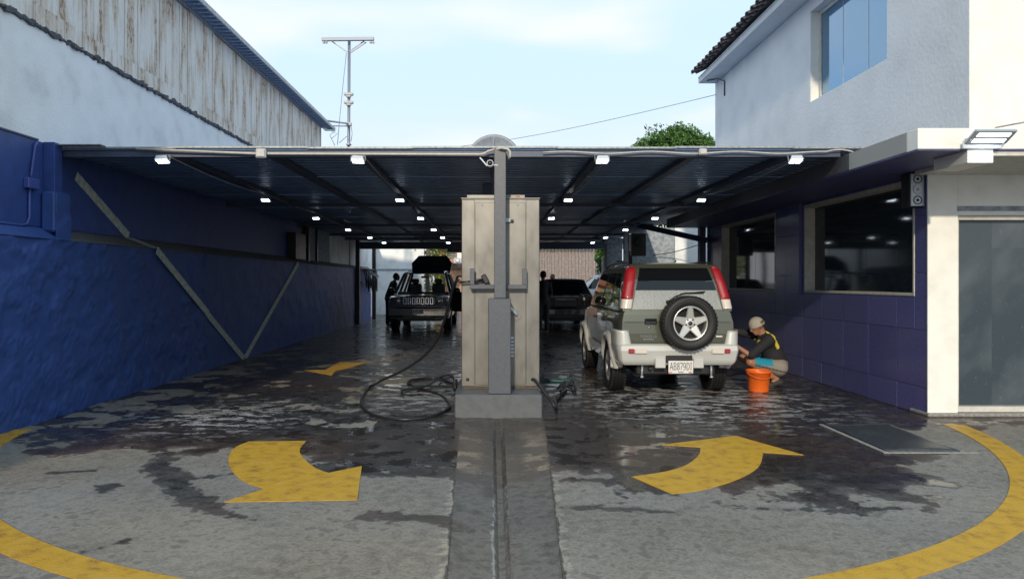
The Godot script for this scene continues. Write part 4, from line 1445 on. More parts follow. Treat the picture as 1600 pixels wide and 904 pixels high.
func wheel_meshes(r: float, rim_r: float, w: float, spokes: int) -> Array:
	var tyre := MB.new(true)
	var h := w * 0.5
	# tread face with three grooves, shoulders, side wall, bead
	var prof := [Vector2(rim_r, -h * 0.72), Vector2(rim_r + 0.02, -h * 0.92), Vector2((r + rim_r) * 0.5, -h), Vector2(r - 0.03, -h * 0.96), Vector2(r - 0.008, -h * 0.82), Vector2(r, -h * 0.66)]
	for g in [-0.42, 0.0, 0.42]:
		prof += [Vector2(r, h * (g - 0.07)), Vector2(r - 0.009, h * (g - 0.05)), Vector2(r - 0.009, h * (g + 0.05)), Vector2(r, h * (g + 0.07))]
	prof += [Vector2(r, h * 0.66), Vector2(r - 0.008, h * 0.82), Vector2(r - 0.03, h * 0.96), Vector2((r + rim_r) * 0.5, h), Vector2(rim_r + 0.02, h * 0.92), Vector2(rim_r, h * 0.72)]
	tyre.lathe(prof, Vector3.ZERO, Basis.IDENTITY, 44)
	tyre.smooth(false)
	for i in 44:   # lateral lugs on the shoulders
		var a := TAU * (i + 0.5) / 44.0
		var b := Basis(Vector3.UP, a)
		for s in [-1.0, 1.0]:
			tyre.box(b * Vector3(r - 0.006, s * h * 0.80, 0), Vector3(0.014, h * 0.24, 0.026), 0.003, b)
	# raised ring on the side wall
	tyre.smooth(true)
	tyre.lathe([Vector2(r - 0.055, h * 0.985), Vector2(r - 0.052, h * 1.03), Vector2(r - 0.047, h * 1.03), Vector2(r - 0.044, h * 0.98)], Vector3.ZERO, Basis.IDENTITY, 44)
	var rim := MB.new(true)
	rim.lathe([Vector2(rim_r + 0.004, h * 0.70), Vector2(rim_r + 0.006, h * 0.88), Vector2(rim_r - 0.006, h * 0.90), Vector2(rim_r - 0.016, h * 0.80), Vector2(rim_r - 0.020, h * 0.2), Vector2(rim_r - 0.03, -h * 0.6)], Vector3.ZERO, Basis.IDENTITY, 44)
	rim.smooth(false)
	for i in spokes:
		var a := TAU * i / spokes + PI / 2
		var b := Basis(Vector3.UP, a)
		var rr := rim_r - 0.012
		var q := [Vector3(0.03, h * 0.62, -0.060), Vector3(rr, h * 0.80, -0.032), Vector3(rr, h * 0.80, 0.032), Vector3(0.03, h * 0.62, 0.060)]
		var t := [Vector3(0.03, h * 0.73, -0.046), Vector3(rr, h * 0.88, -0.022), Vector3(rr, h * 0.88, 0.022), Vector3(0.03, h * 0.73, 0.046)]
		var c := b * Vector3(rr * 0.5, h * 0.7, 0)
		for k in 4: q[k] = b * q[k]; t[k] = b * t[k]
		rim.poly_out(t, c)
		rim.poly_out([q[0], q[1], t[1], t[0]], c)
		rim.poly_out([q[2], q[3], t[3], t[2]], c)
		rim.poly_out([q[1], q[2], t[2], t[1]], c)
	rim.smooth(true)
	rim.lathe([Vector2(0.076, h * 0.60), Vector2(0.074, h * 0.735), Vector2(0.066, h * 0.755), Vector2(0, h * 0.755)], Vector3.ZERO, Basis.IDENTITY, 24)
	var back := MB.new()
	back.lathe([Vector2(rim_r - 0.02, h * 0.1), Vector2(0.09, h * 0.15), Vector2(0, h * 0.15)], Vector3.ZERO, Basis.IDENTITY, 30)
	var cap := MB.new(true)
	cap.lathe([Vector2(0.026, h * 0.77), Vector2(0.024, h * 0.81), Vector2(0, h * 0.82)], Vector3.ZERO, Basis.IDENTITY, 16)
	for i in spokes:
		var a := TAU * (i + 0.5) / spokes + PI / 2
		cap.lathe([Vector2(0.013, h * 0.70), Vector2(0.012, h * 0.775), Vector2(0, h * 0.77)], Basis(Vector3.UP, a) * Vector3(0.054, 0, 0), Basis.IDENTITY, 8)
	return [tyre.mesh(), rim.mesh(), back.mesh(), cap.mesh()]

func add_wheel(car: Node3D, ms: Array, at: Vector3, out: Vector3, called := "wheel") -> Node3D:
	var w := Node3D.new()
	w.name = called
	car.add_child(w, true)
	w.position = at
	var y := out.normalized()
	var x := Vector3.UP.cross(y).normalized()
	if x.length() < 0.5: x = Vector3.RIGHT
	w.basis = Basis(x, y, x.cross(y))
	put(w, "tyre", ms[0], M.tyre)
	put(w, "rim", ms[1], M.alloy)
	put(w, "brake_disc", ms[2], M.wheel_well)
	put(w, "hub_cap", ms[3], M.wheel_dark)
	return w

func cput(car: Node3D, called: String, mb: MB, m: Material) -> MeshInstance3D:
	return put(car, called, mb.mesh(), m)

func cbox(car: Node3D, called: String, m: Material, c: Vector3, s: Vector3, bevel := 0.01, b := Basis.IDENTITY) -> MeshInstance3D:
	var mb := MB.new()
	mb.box(c, s, bevel, b)
	return cput(car, called, mb, m)

func letters(parent: Node3D, called: String, text: String, size: float, at: Vector3, m: Material, width := 1.0, depth := 0.002, serif := false) -> MeshInstance3D:
	var tm := TextMesh.new()
	var f := SystemFont.new()
	f.font_names = PackedStringArray(["Droid Serif" if serif else "Droid Sans"])
	tm.font = f
	tm.text = text
	tm.font_size = 64
	tm.pixel_size = size / 64.0
	tm.depth = depth
	tm.horizontal_alignment = HORIZONTAL_ALIGNMENT_CENTER
	tm.vertical_alignment = VERTICAL_ALIGNMENT_CENTER
	var o := put(parent, called, tm, m, at)
	o.scale = Vector3(width, 1, 1)
	return o

func car_materials():
	M.tyre = tri(mat(0.010, 0.0105, 0.0115, 0.6), 4.0, ntex(81, 0.03, [[0.0, 0.6], [0.6, 0.9], [1.0, 1.0]]))
	M.alloy = mat(0.62, 0.61, 0.58, 0.3, 0.75)
	M.wheel_dark = mat(0.02, 0.02, 0.02, 0.5)
	M.wheel_well = mat(0.004, 0.004, 0.004, 0.8)
	M.olive = paint(0.080, 0.086, 0.062, 0.35)
	M.beige = paint(0.52, 0.525, 0.505, 0.15)
	M.beige.roughness = 0.4
	M.black_paint = paint(0.010, 0.012, 0.016, 0.2)
	M.silver_paint = paint(0.62, 0.63, 0.64, 0.35)
	M.car_glass = mat(0.006, 0.007, 0.009, 0.03)
	M.red_lens = mat(0.30, 0.006, 0.012, 0.10)
	M.red_lens.clearcoat_enabled = true
	M.clear_lens = mat(0.62, 0.56, 0.50, 0.12)
	M.chrome = mat(0.75, 0.76, 0.78, 0.12, 1.0)
	M.plate_white = tri(mat(0.74, 0.73, 0.70, 0.5), 8.0, M.soft)
	M.ink = mat(0.02, 0.02, 0.025, 0.6)
	M.suds = tri(mat(0.36, 0.385, 0.38, 0.3), Vector3(3.0, 9.0, 3.0), ntex(83, 0.02, [[0.0, 0.6], [0.4, 0.85], [0.6, 0.9], [1.0, 1.0]], 512, 6))

# ---- the green car with the spare wheel
func make_green_car():
	var car := thing("suv_car", "olive green car with spare wheel on its tail, being washed", "car", V(2.30, 0, 8.7))
	car.rotation.y = deg_to_rad(0.0)
	var sh := Shell.new()
	sh.lower = [[0.0, 0.42], [0.5, 0.38], [3.6, 0.36]]
	sh.upper = [[0.0, 1.10], [2.6, 1.08], [2.95, 1.05], [3.3, 0.98], [3.55, 0.88]]
	sh.tail = [[0.4, 0.06], [0.8, 0.05], [1.0, 0.06], [1.10, 0.08]]
	sh.nose = [[0.4, 3.58], [0.7, 3.60], [0.9, 3.54], [1.05, 3.45], [1.1, 3.4]]
	sh.wide = [[0.36, 0.70], [0.5, 0.735], [0.8, 0.745], [0.95, 0.74], [1.10, 0.705]]
	sh.arches = [[0.78, 0.385, 0.33], [3.20, 0.385, 0.33]]
	cput(car, "body", sh.build(72), M.olive)
	var gh := Shell.new()
	gh.lower = [[0.0, 1.085], [4.0, 1.085]]
	gh.upper = [[0.0, 1.655], [0.5, 1.675], [1.6, 1.675], [2.3, 1.63]]
	gh.tail = [[1.08, 0.075], [1.25, 0.11], [1.45, 0.175], [1.60, 0.255], [1.68, 0.36]]
	gh.nose = [[1.08, 2.95], [1.63, 2.28], [1.68, 2.2]]
	gh.wide = [[1.08, 0.705], [1.3, 0.672], [1.55, 0.615], [1.64, 0.58]]
	gh.plan = [[0.0, 0.965], [0.02, 0.985], [0.06, 1.0], [0.95, 1.0], [1.0, 0.93]]
	gh.corner = 0.055
	gh.crown = 0.025
	cput(car, "cabin", gh.build(40), M.olive)
	cbox(car, "underbody", M.black, Vector3(0, 0.46, -1.8), Vector3(1.0, 0.36, 3.3), 0.02)
	# glass
	var rg := Node3D.new(); rg.name = "tailgate"; car.add_child(rg, true)
	cput(rg, "rear_window", gh.face(false, -0.505, 0.505, 1.345, -0.43, 0.43, 1.625, 0.012, 10, 0.02), M.car_glass)
	cput(rg, "soapy_window", gh.face(false, -0.56, 0.56, 1.105, -0.507, 0.507, 1.343, 0.012, 10, 0.02), M.suds)
	for s in [-1.0, 1.0]:
		cput(car, "side_window", gh.flank(s, [Vector2(0.07, 1.14), Vector2(0.24, 1.14), Vector2(0.25, 1.57), Vector2(0.12, 1.57)], 0.005), M.car_glass)
		cput(car, "side_window", gh.flank(s, [Vector2(0.275, 1.13), Vector2(0.52, 1.13), Vector2(0.545, 1.57), Vector2(0.28, 1.57)], 0.005), M.car_glass)
		cput(car, "side_window", gh.flank(s, [Vector2(0.55, 1.13), Vector2(0.87, 1.13), Vector2(0.93, 1.56), Vector2(0.575, 1.57)], 0.005), M.car_glass)
		# door seams and handles
		for q in [0.27, 0.53, 0.80]:
			var mb := MB.new()
			for k in 10:
				var a := sh.side(q, lerp(0.46, 1.08, k / 10.0), 0.001, s)
				var b := sh.side(q, lerp(0.46, 1.08, (k + 1) / 10.0), 0.001, s)
				mb.bar(a, b, 0.008, 0.004, 0.0, Vector3(s, 0, 0))
			cput(car, "door_seam", mb, M.black)
		for q in [0.31, 0.56]: cbox(car, "door_handle", M.black, sh.side(q, 0.93, 0.012, s), Vector3(0.025, 0.03, 0.15), 0.008)
		# pale sill guard along the doors
		cput(car, "sill_guard", sh.flank(s, [Vector2(0.335, 0.40), Vector2(0.765, 0.40), Vector2(0.745, 0.58), Vector2(0.325, 0.56)], 0.016, 8), M.beige)
		# flares over the wheels
		for ad in [0.78, 3.20]:
			var mb := MB.new(true)
			var rows := []
			for i in 25:
				var a: float = lerp(0.08, PI - 0.02, i / 24.0)
				var row := []
				for prof in [[0.375, -0.05], [0.380, 0.040], [0.40, 0.052], [0.425, 0.050], [0.455, 0.030], [0.475, -0.004]]:
					var y: float = 0.33 + sin(a) * prof[0]
					var w: float = Shell.at(sh.wide, y) + prof[1]
					row.append(Vector3(s * w, y, -(ad + cos(a) * prof[0])))
				rows.append(row)
			mb.grid(rows, s < 0.0)
			cput(car, "wheel_flare", mb, M.beige)
		# mirror
		var mb2 := MB.new(true)
		mb2.lathe([Vector2(0, -0.09), Vector2(0.06, -0.08), Vector2(0.085, -0.03), Vector2(0.085, 0.04), Vector2(0.05, 0.08), Vector2(0, 0.085)], Vector3(s * 0.83, 1.17, -2.62), Basis(Vector3.BACK, PI / 2), 14)
		cput(car, "mirror", mb2, M.black_gloss)
		# roof rail
		mb2 = MB.new(true)
		mb2.tube(curve3([Vector3(s * 0.53, 1.66, -0.42), Vector3(s * 0.53, 1.70, -0.55), Vector3(s * 0.535, 1.71, -1.3), Vector3(s * 0.53, 1.69, -2.0), Vector3(s * 0.53, 1.65, -2.12)], 5), 0.014, 6)
		cput(car, "roof_rail", mb2, M.black)
		# tall tail lamp following the rear pillar
		var lamp := MB.new(true)
		var lens := MB.new(true)
		var build := func(target: MB, y0: float, y1: float):
			var rows := []
			for i in 13:
				var y: float = lerp(y0, y1, i / 12.0)
				var wo: float = Shell.at(gh.wide, y) * 0.985
				var wi: float = lerp(0.575, 0.475, clamp((y - 1.10) / 0.53, 0.0, 1.0))
				var dz := Shell.at(gh.tail, y)
				var row := [Vector3(s * wi, y, -dz + 0.008), Vector3(s * (wi + 0.006), y, -dz + 0.026), Vector3(s * (wo - 0.035), y, -dz + 0.022), Vector3(s * (wo - 0.005), y, -dz + 0.004), Vector3(s * (wo + 0.010), y, -dz - 0.03), Vector3(s * (wo + 0.008), y, -dz - 0.09)]
				rows.append(row)
			target.grid(rows, s > 0.0)
			var e: Array = rows[-1]
			for k in 4: target.tri(e[0], e[k + 1], e[k + 2])
			e = rows[0]
			for k in 4: target.tri(e[0], e[k + 2], e[k + 1])
		build.call(lamp, 1.235, 1.64)
		build.call(lens, 1.115, 1.233)
		cput(car, "tail_light", lamp, M.red_lens)
		cput(car, "reverse_light", lens, M.clear_lens)
	cput(car, "windscreen", gh.face(true, -0.62, 0.62, 1.13, -0.5, 0.5, 1.58, 0.008, 8, 0.04), M.car_glass)
	# tail panel seams: gate outline
	var seam := MB.new()
	for q in [[-0.575, 1.095, -0.56, 0.70], [0.575, 1.095, 0.56, 0.70], [-0.56, 0.695, 0.56, 0.695], [-0.66, 0.945, 0.66, 0.945]]:
		var za := -Shell.at(sh.tail, q[1]) + 0.001
		var zb := -Shell.at(sh.tail, q[3]) + 0.001
		seam.bar(Vector3(q[0], q[1], za), Vector3(q[2], q[3], zb), 0.007, 0.004, 0.0, Vector3(0, 0, 1))
	cput(rg, "seam", seam, M.black)
	cbox(rg, "handle_recess", M.black, Vector3(-0.335, 0.955, -0.048), Vector3(0.15, 0.075, 0.02), 0.012)
	cbox(rg, "handle", M.black_gloss, Vector3(-0.335, 0.972, -0.034), Vector3(0.12, 0.028, 0.018), 0.008)
	var mb := MB.new(true)
	mb.lathe([Vector2(0.016, 0), Vector2(0.014, 0.008), Vector2(0, 0.009)], Vector3(-0.355, 0.885, -0.053), Basis(Vector3.RIGHT, PI / 2), 12)
	cput(rg, "lock", mb, M.chrome)
	letters(rg, "badge_text", "TERIOS LX", 0.044, Vector3(-0.365, 0.772, -0.047), M.chrome, 1.05)
	var bd := MB.new()
	for i in 9: bd.box(Vector3(-0.425 + i * 0.0145, 0.742 + 0.002 * (i % 2), -0.047), Vector3(0.010, 0.014 + 0.006 * ((i * 5) % 3) * 0.5, 0.006), 0.002, Basis(Vector3.BACK, -0.3))
	bd.box(Vector3(-0.362, 0.731, -0.047), Vector3(0.135, 0.005, 0.005), 0.001)
	cput(rg, "script_badge", bd, M.chrome)
	cbox(rg, "small_badge", M.plate_white, Vector3(0.515, 0.772, -0.045), Vector3(0.078, 0.020, 0.006), 0.003)
	# wiper
	mb = MB.new(true)
	mb.tube([Vector3(-0.12, 1.20, -0.06), Vector3(-0.02, 1.27, -0.075), Vector3(0.10, 1.31, -0.09), Vector3(0.34, 1.315, -0.092)], 0.008, 6)
	mb.tube([Vector3(0.05, 1.30, -0.10), Vector3(0.36, 1.327, -0.106)], 0.007, 6)
	mb.lathe([Vector2(0.022, 0), Vector2(0.02, 0.03), Vector2(0, 0.034)], Vector3(-0.12, 1.20, -0.075), Basis(Vector3.RIGHT, PI / 2), 10)
	cput(rg, "wiper", mb, M.black)
	# rear bumper
	var bp := Shell.new()
	bp.lower = [[-1, 0.42], [9, 0.42]]
	bp.upper = [[-1, 0.68], [9, 0.68]]
	bp.tail = [[0.40, 0.05], [0.46, 0.0], [0.60, -0.03], [0.66, -0.025], [0.69, 0.02]]
	bp.nose = [[0.4, 0.44], [0.7, 0.44]]
	bp.wide = [[0.40, 0.70], [0.46, 0.745], [0.62, 0.772], [0.69, 0.76]]
	bp.plan = [[0.0, 0.93], [0.04, 0.955], [0.14, 0.985], [0.4, 1.0], [1.0, 1.0]]
	bp.corner = 0.02
	bp.crown = 0.0
	cput(car, "rear_bumper", bp.build(14), M.beige)
	for s in [-1.0, 1.0]:   # bumper horns at the corners rise beside the gate
		mb = MB.new(true)
		var rows := []
		for i in 9:
			var y: float = lerp(0.66, 0.845, i / 8.0)
			var o: float = 0.018 * sin(PI * (0.5 + i / 16.0)) + 0.004
			var inner: float = lerp(0.585, 0.622, i / 8.0)
			rows.append([Vector3(s * (inner - 0.008), y, -0.045), Vector3(s * inner, y, -0.02 + o * 0.2), Vector3(s * 0.695, y, -0.018 + o * 0.2), Vector3(s * 0.742, y, -0.045), Vector3(s * 0.765, y, -0.10), Vector3(s * 0.768, y, -0.40)])
		mb.grid(rows, s > 0.0)
		var e: Array = rows[-1]
		for k in 5:
			var a: Vector3 = e[k]; var b: Vector3 = e[k + 1]
			mb.quad(a, b, Vector3(s * 0.60, a.y + 0.003, b.z - 0.02), Vector3(s * 0.60, a.y + 0.003, a.z - 0.02))
		cput(car, "bumper_corner", mb, M.beige)
		cbox(car, "bumper_lamp", M.red_lens, Vector3(s * 0.592, 0.596, 0.034), Vector3(0.072, 0.056, 0.02), 0.006)
		cbox(car, "bumper_lamp", M.clear_lens, Vector3(s * 0.475, 0.596, 0.040), Vector3(0.155, 0.060, 0.02), 0.006)
		cbox(car, "step_block", M.beige, Vector3(s * 0.235 + 0.0, 0.45, 0.018), Vector3(0.13, 0.125, 0.05), 0.008)
		cbox(car, "mud_flap", M.beige, Vector3(s * 0.70, 0.40, -0.40), Vector3(0.16, 0.12, 0.05), 0.015)
		mb = MB.new(true)
		mb.tube([Vector3(s * 0.43, 0.44, -0.10), Vector3(s * 0.435, 0.26, -0.10)], 0.014, 8)
		mb.lathe([Vector2(0, -0.01), Vector2(0.022, -0.008), Vector2(0.022, 0.008), Vector2(0, 0.01)], Vector3(s * 0.435, 0.262, -0.10), Basis.IDENTITY, 10)
		cput(car, "tow_pin", mb, M.lamp_grey)
	cbox(car, "plate_recess", M.black, Vector3(0, 0.50, 0.006), Vector3(0.33, 0.09, 0.03), 0.006)
	# number plate
	var pl := cbox(car, "number_plate", M.plate_white, Vector3(0.015, 0.40, 0.038), Vector3(0.305, 0.158, 0.006), 0.004)
	letters(pl, "plate_text", "AB879DI", 0.125, Vector3(0.015, 0.408, 0.0425), M.ink, 0.56)
	for i in 5:
		var tb := MB.new()
		tb.box(Vector3(-0.012 + i * 0.0135, 0.339, 0.0415), Vector3(0.009, 0.013, 0.002))
		put(pl, "plate_mark", tb.mesh(), M.ink)
	for q in [-0.115, 0.135]:
		var pb := MB.new()
		pb.box(Vector3(q, 0.335, 0.0415), Vector3(0.045, 0.018, 0.002))
		put(pl, "plate_mark", pb.mesh(), M.orange_wall)
	# wheels
	var ms := wheel_meshes(0.335, 0.205, 0.21, 5)
	for s in [-1.0, 1.0]:
		for d in [0.78, 3.20]:
			var steer := Vector3(s, 0, 0)
			add_wheel(car, ms, Vector3(s * 0.655, 0.333, -d), steer)
	var sp := add_wheel(car, ms, Vector3(0.10, 0.945, 0.075), Vector3(0, 0, 1), "spare_wheel")
	sp.rotate_object_local(Vector3.UP, 0.0)
	cbox(car, "spare_mount", M.black, Vector3(0.10, 0.945, -0.02), Vector3(0.3, 0.3, 0.10), 0.02)
	# exhaust and axle
	mb = MB.new(true)
	mb.tube([Vector3(-0.33, 0.36, -0.1), Vector3(-0.33, 0.37, -0.5)], 0.024, 10)
	cput(car, "exhaust", mb, M.wheel_dark)
	mb = MB.new(true)
	mb.tube([Vector3(-0.6, 0.33, -0.78), Vector3(0.6, 0.33, -0.78)], 0.05, 8)
	mb.lathe([Vector2(0, -0.14), Vector2(0.12, -0.06), Vector2(0.12, 0.06), Vector2(0, 0.14)], Vector3(0.05, 0.33, -0.78), Basis(Vector3.BACK, PI / 2), 12)
	cput(car, "rear_axle", mb, M.black)
	# front end, mostly unseen
	cbox(car, "front_bumper", M.beige, Vector3(0, 0.52, -3.62), Vector3(1.42, 0.24, 0.16), 0.05)
	for s in [-1.0, 1.0]: cbox(car, "headlight", M.clear_lens, Vector3(s * 0.52, 0.80, -3.56), Vector3(0.26, 0.15, 0.08), 0.03)

# ---- plain sport utility shell used for the three cars further back
func big_shells(l: float, h: float, w: float, belt: float, hood: float, rear_lean: float) -> Array:
	var sh := Shell.new()
	sh.lower = [[0.0, 0.40], [l, 0.38]]
	sh.upper = [[0.0, belt + 0.02], [l * 0.66, belt], [l * 0.72, hood + 0.04], [l * 0.95, hood - 0.03], [l, hood - 0.10]]
	sh.tail = [[0.4, 0.02], [0.6, 0.0], [belt, 0.05]]
	sh.nose = [[0.4, l - 0.02], [0.65, l], [hood - 0.12, l - 0.02], [hood, l - 0.10]]
	sh.wide = [[0.38, w * 0.95], [0.6, w], [0.85, w], [belt, w * 0.955]]
	sh.arches = [[l * 0.195, 0.42, 0.36], [l * 0.80, 0.42, 0.36]]
	sh.length = l
	var gh := Shell.new()
	gh.lower = [[0.0, belt - 0.01], [l, belt - 0.01]]
	gh.upper = [[0.0, h - 0.03], [0.5, h], [l * 0.4, h], [l * 0.56, h - 0.05]]
	gh.tail = [[belt, 0.06], [h - 0.08, 0.06 + rear_lean], [h, 0.16 + rear_lean]]
	gh.nose = [[belt, l * 0.715], [h - 0.06, l * 0.555], [h, l * 0.53]]
	gh.wide = [[belt, w * 0.95], [h - 0.2, w * 0.80], [h - 0.05, w * 0.74]]
	gh.plan = [[0.0, 0.96], [0.03, 1.0], [0.95, 1.0], [1.0, 0.95]]
	gh.corner = 0.06
	return [sh, gh]

func big_windows(car: Node3D, sh: Shell, gh: Shell, belt: float, h: float):
	for s in [-1.0, 1.0]:
		for q in [[0.05, 0.26, 0.10, 0.27], [0.29, 0.57, 0.295, 0.60], [0.60, 0.90, 0.63, 0.97]]:
			cput(car, "side_window", gh.flank(s, [Vector2(q[0], belt + 0.05), Vector2(q[1], belt + 0.05), Vector2(q[3], h - 0.13), Vector2(q[2], h - 0.13)], 0.005, 5), M.car_glass)
		var mb := MB.new(true)
		mb.lathe([Vector2(0, -0.11), Vector2(0.08, -0.10), Vector2(0.10, -0.02), Vector2(0.10, 0.05), Vector2(0.05, 0.10), Vector2(0, 0.11)], Vector3(s * (sh.wide[1][1] + 0.11), belt + 0.08, -sh.length * 0.655), Basis(Vector3.BACK, PI / 2), 12)
		cput(car, "mirror", mb, M.black_gloss)

func make_open_car():
	# faces the street, tailgate and a door open
	var l := 4.7
	var car := thing("open_car", "black off-road car facing out with slotted chrome grille and raised tailgate", "car", V(-2.16, 0, 20.4 + 4.7))
	car.rotation.y = PI
	var b := big_shells(l, 1.74, 0.925, 1.08, 1.06, 0.30)
	var sh: Shell = b[0]
	sh.nose = [[0.4, l - 0.02], [0.7, l], [0.98, l - 0.03], [1.06, l - 0.14]]
	sh.upper = [[0.0, 1.10], [l * 0.66, 1.09], [l * 0.72, 1.07], [l * 0.93, 1.03], [l, 0.99]]
	cput(car, "body", sh.build(56), M.black_paint)
	cbox(car, "underbody", M.black, Vector3(0, 0.45, -l * 0.5), Vector3(1.3, 0.3, l - 0.4), 0.02)
	# open cabin: roof on pillars so that daylight shows through
	cbox(car, "roof", M.black_paint, Vector3(0, 1.72, -1.55), Vector3(1.34, 0.05, 2.3), 0.03)
	for s in [-1.0, 1.0]:
		for q in [[0.86, 1.09, 3.36, 0.655, 1.70, 2.62], [0.875, 1.09, 2.1, 0.67, 1.70, 1.95], [0.875, 1.09, 1.0, 0.66, 1.70, 1.0], [0.86, 1.09, 0.12, 0.655, 1.70, 0.45]]:
			var mb := MB.new()
			mb.bar(Vector3(s * q[0], q[1], -q[2]), Vector3(s * q[3], q[4], -q[5]), 0.09, 0.07, 0.02)
			cput(car, "pillar", mb, M.black_paint)
		var mr := MB.new(true)
		mr.tube(curve3([Vector3(s * 0.60, 1.74, -0.5), Vector3(s * 0.60, 1.79, -0.65), Vector3(s * 0.60, 1.80, -1.5), Vector3(s * 0.60, 1.78, -2.3), Vector3(s * 0.60, 1.73, -2.5)], 4), 0.018, 6)
		cput(car, "roof_rail", mr, M.chrome)
		mr = MB.new(true)
		mr.lathe([Vector2(0, -0.11), Vector2(0.08, -0.10), Vector2(0.10, -0.02), Vector2(0.10, 0.05), Vector2(0.05, 0.10), Vector2(0, 0.11)], Vector3(s * 1.03, 1.17, -3.0), Basis(Vector3.BACK, PI / 2), 12)
		cput(car, "mirror", mr, M.black_gloss)
		cbox(car, "front_seat", M.black, Vector3(s * 0.38, 1.22, -2.0), Vector3(0.42, 0.34, 0.14), 0.05)
		cbox(car, "head_rest", M.black, Vector3(s * 0.38, 1.47, -1.98), Vector3(0.24, 0.16, 0.10), 0.04)
		# lamps
		var hl := MB.new(true)
		hl.lathe([Vector2(0.115, -0.04), Vector2(0.112, 0.01), Vector2(0.08, 0.03), Vector2(0, 0.04)], Vector3(s * 0.60, 0.895, -l + 0.01), Basis(Vector3.RIGHT, -PI / 2), 18)
		hl.lathe([Vector2(0.10, -0.04), Vector2(0.097, 0.01), Vector2(0.06, 0.025), Vector2(0, 0.03)], Vector3(s * 0.775, 0.90, -l + 0.06), Basis(Vector3.RIGHT, -PI / 2), 18)
		cput(car, "headlight", hl, M.headlamp)
		var hb := MB.new(true)
		hb.lathe([Vector2(0.06, 0.0), Vector2(0.055, 0.02), Vector2(0, 0.03)], Vector3(s * 0.70, 0.585, -l - 0.05), Basis(Vector3.RIGHT, -PI / 2), 14)
		cput(car, "fog_lamp", hb, M.clear_lens)
	var ws := MB.new()
	ws.quad(Vector3(-0.80, 1.12, -3.36), Vector3(0.80, 1.12, -3.36), Vector3(0.61, 1.68, -2.63), Vector3(-0.61, 1.68, -2.63))
	cput(car, "windscreen", ws, M.clear_glass)
	cbox(car, "dashboard", M.black, Vector3(0, 1.10, -3.05), Vector3(1.6, 0.08, 0.5), 0.03)
	cbox(car, "rear_view_mirror", M.black, Vector3(0, 1.60, -2.75), Vector3(0.24, 0.07, 0.04), 0.01)
	# grille with seven slots
	cbox(car, "grille", M.black_paint, Vector3(0, 0.895, -l - 0.005), Vector3(0.98, 0.24, 0.06), 0.02)
	for i in 7:
		var x := -0.384 + i * 0.128
		cbox(car, "grille_slot", M.chrome, Vector3(x, 0.895, -l - 0.036), Vector3(0.086, 0.20, 0.012), 0.005)
		cbox(car, "grille_gap", M.black, Vector3(x, 0.895, -l - 0.039), Vector3(0.060, 0.176, 0.012), 0.002)
	cbox(car, "front_bumper", M.black_paint, Vector3(0, 0.575, -l + 0.02), Vector3(1.80, 0.30, 0.20), 0.05)
	cbox(car, "air_intake", M.black, Vector3(0, 0.42, -l - 0.04), Vector3(0.9, 0.10, 0.08), 0.01)
	var pl := cbox(car, "number_plate", M.plate_white, Vector3(0, 0.60, -l - 0.09), Vector3(0.32, 0.16, 0.01), 0.003)
	for i in 7:
		var tb := MB.new()
		tb.box(Vector3(-0.12 + i * 0.04, 0.60, -l - 0.096), Vector3(0.018, 0.07, 0.003))
		put(pl, "plate_mark", tb.mesh(), M.ink)
	# raised tailgate
	var tg := MB.new()
	tg.prism(PackedVector2Array([Vector2(-0.66, 0), Vector2(0.66, 0), Vector2(0.72, 0.50), Vector2(0.5, 0.92), Vector2(-0.5, 0.92), Vector2(-0.72, 0.50)]), Vector3(0, 1.74, -0.45), Vector3.RIGHT, Vector3(0, 0.66, 0.75), Vector3(0, 0.04, -0.035))
	cput(car, "tailgate", tg, M.black_paint)
	# open door on the driveway side
	var dr := MB.new()
	dr.box(Vector3(-1.35, 0.82, -2.95), Vector3(0.95, 0.62, 0.09), 0.03, Basis(Vector3.UP, -0.28))
	dr.bar(Vector3(-0.93, 1.13, -3.08), Vector3(-1.05, 1.62, -2.95), 0.05, 0.05)
	dr.bar(Vector3(-1.05, 1.62, -2.95), Vector3(-1.60, 1.64, -2.80), 0.05, 0.05)
	dr.bar(Vector3(-1.60, 1.64, -2.80), Vector3(-1.76, 1.13, -2.82), 0.05, 0.05)
	cput(car, "open_door", dr, M.black_paint)
	var ms := wheel_meshes(0.365, 0.23, 0.24, 5)
	for s in [-1.0, 1.0]:
		for d in [l * 0.195, l * 0.80]: add_wheel(car, ms, Vector3(s * 0.79, 0.363, -d), Vector3(s, 0, 0))

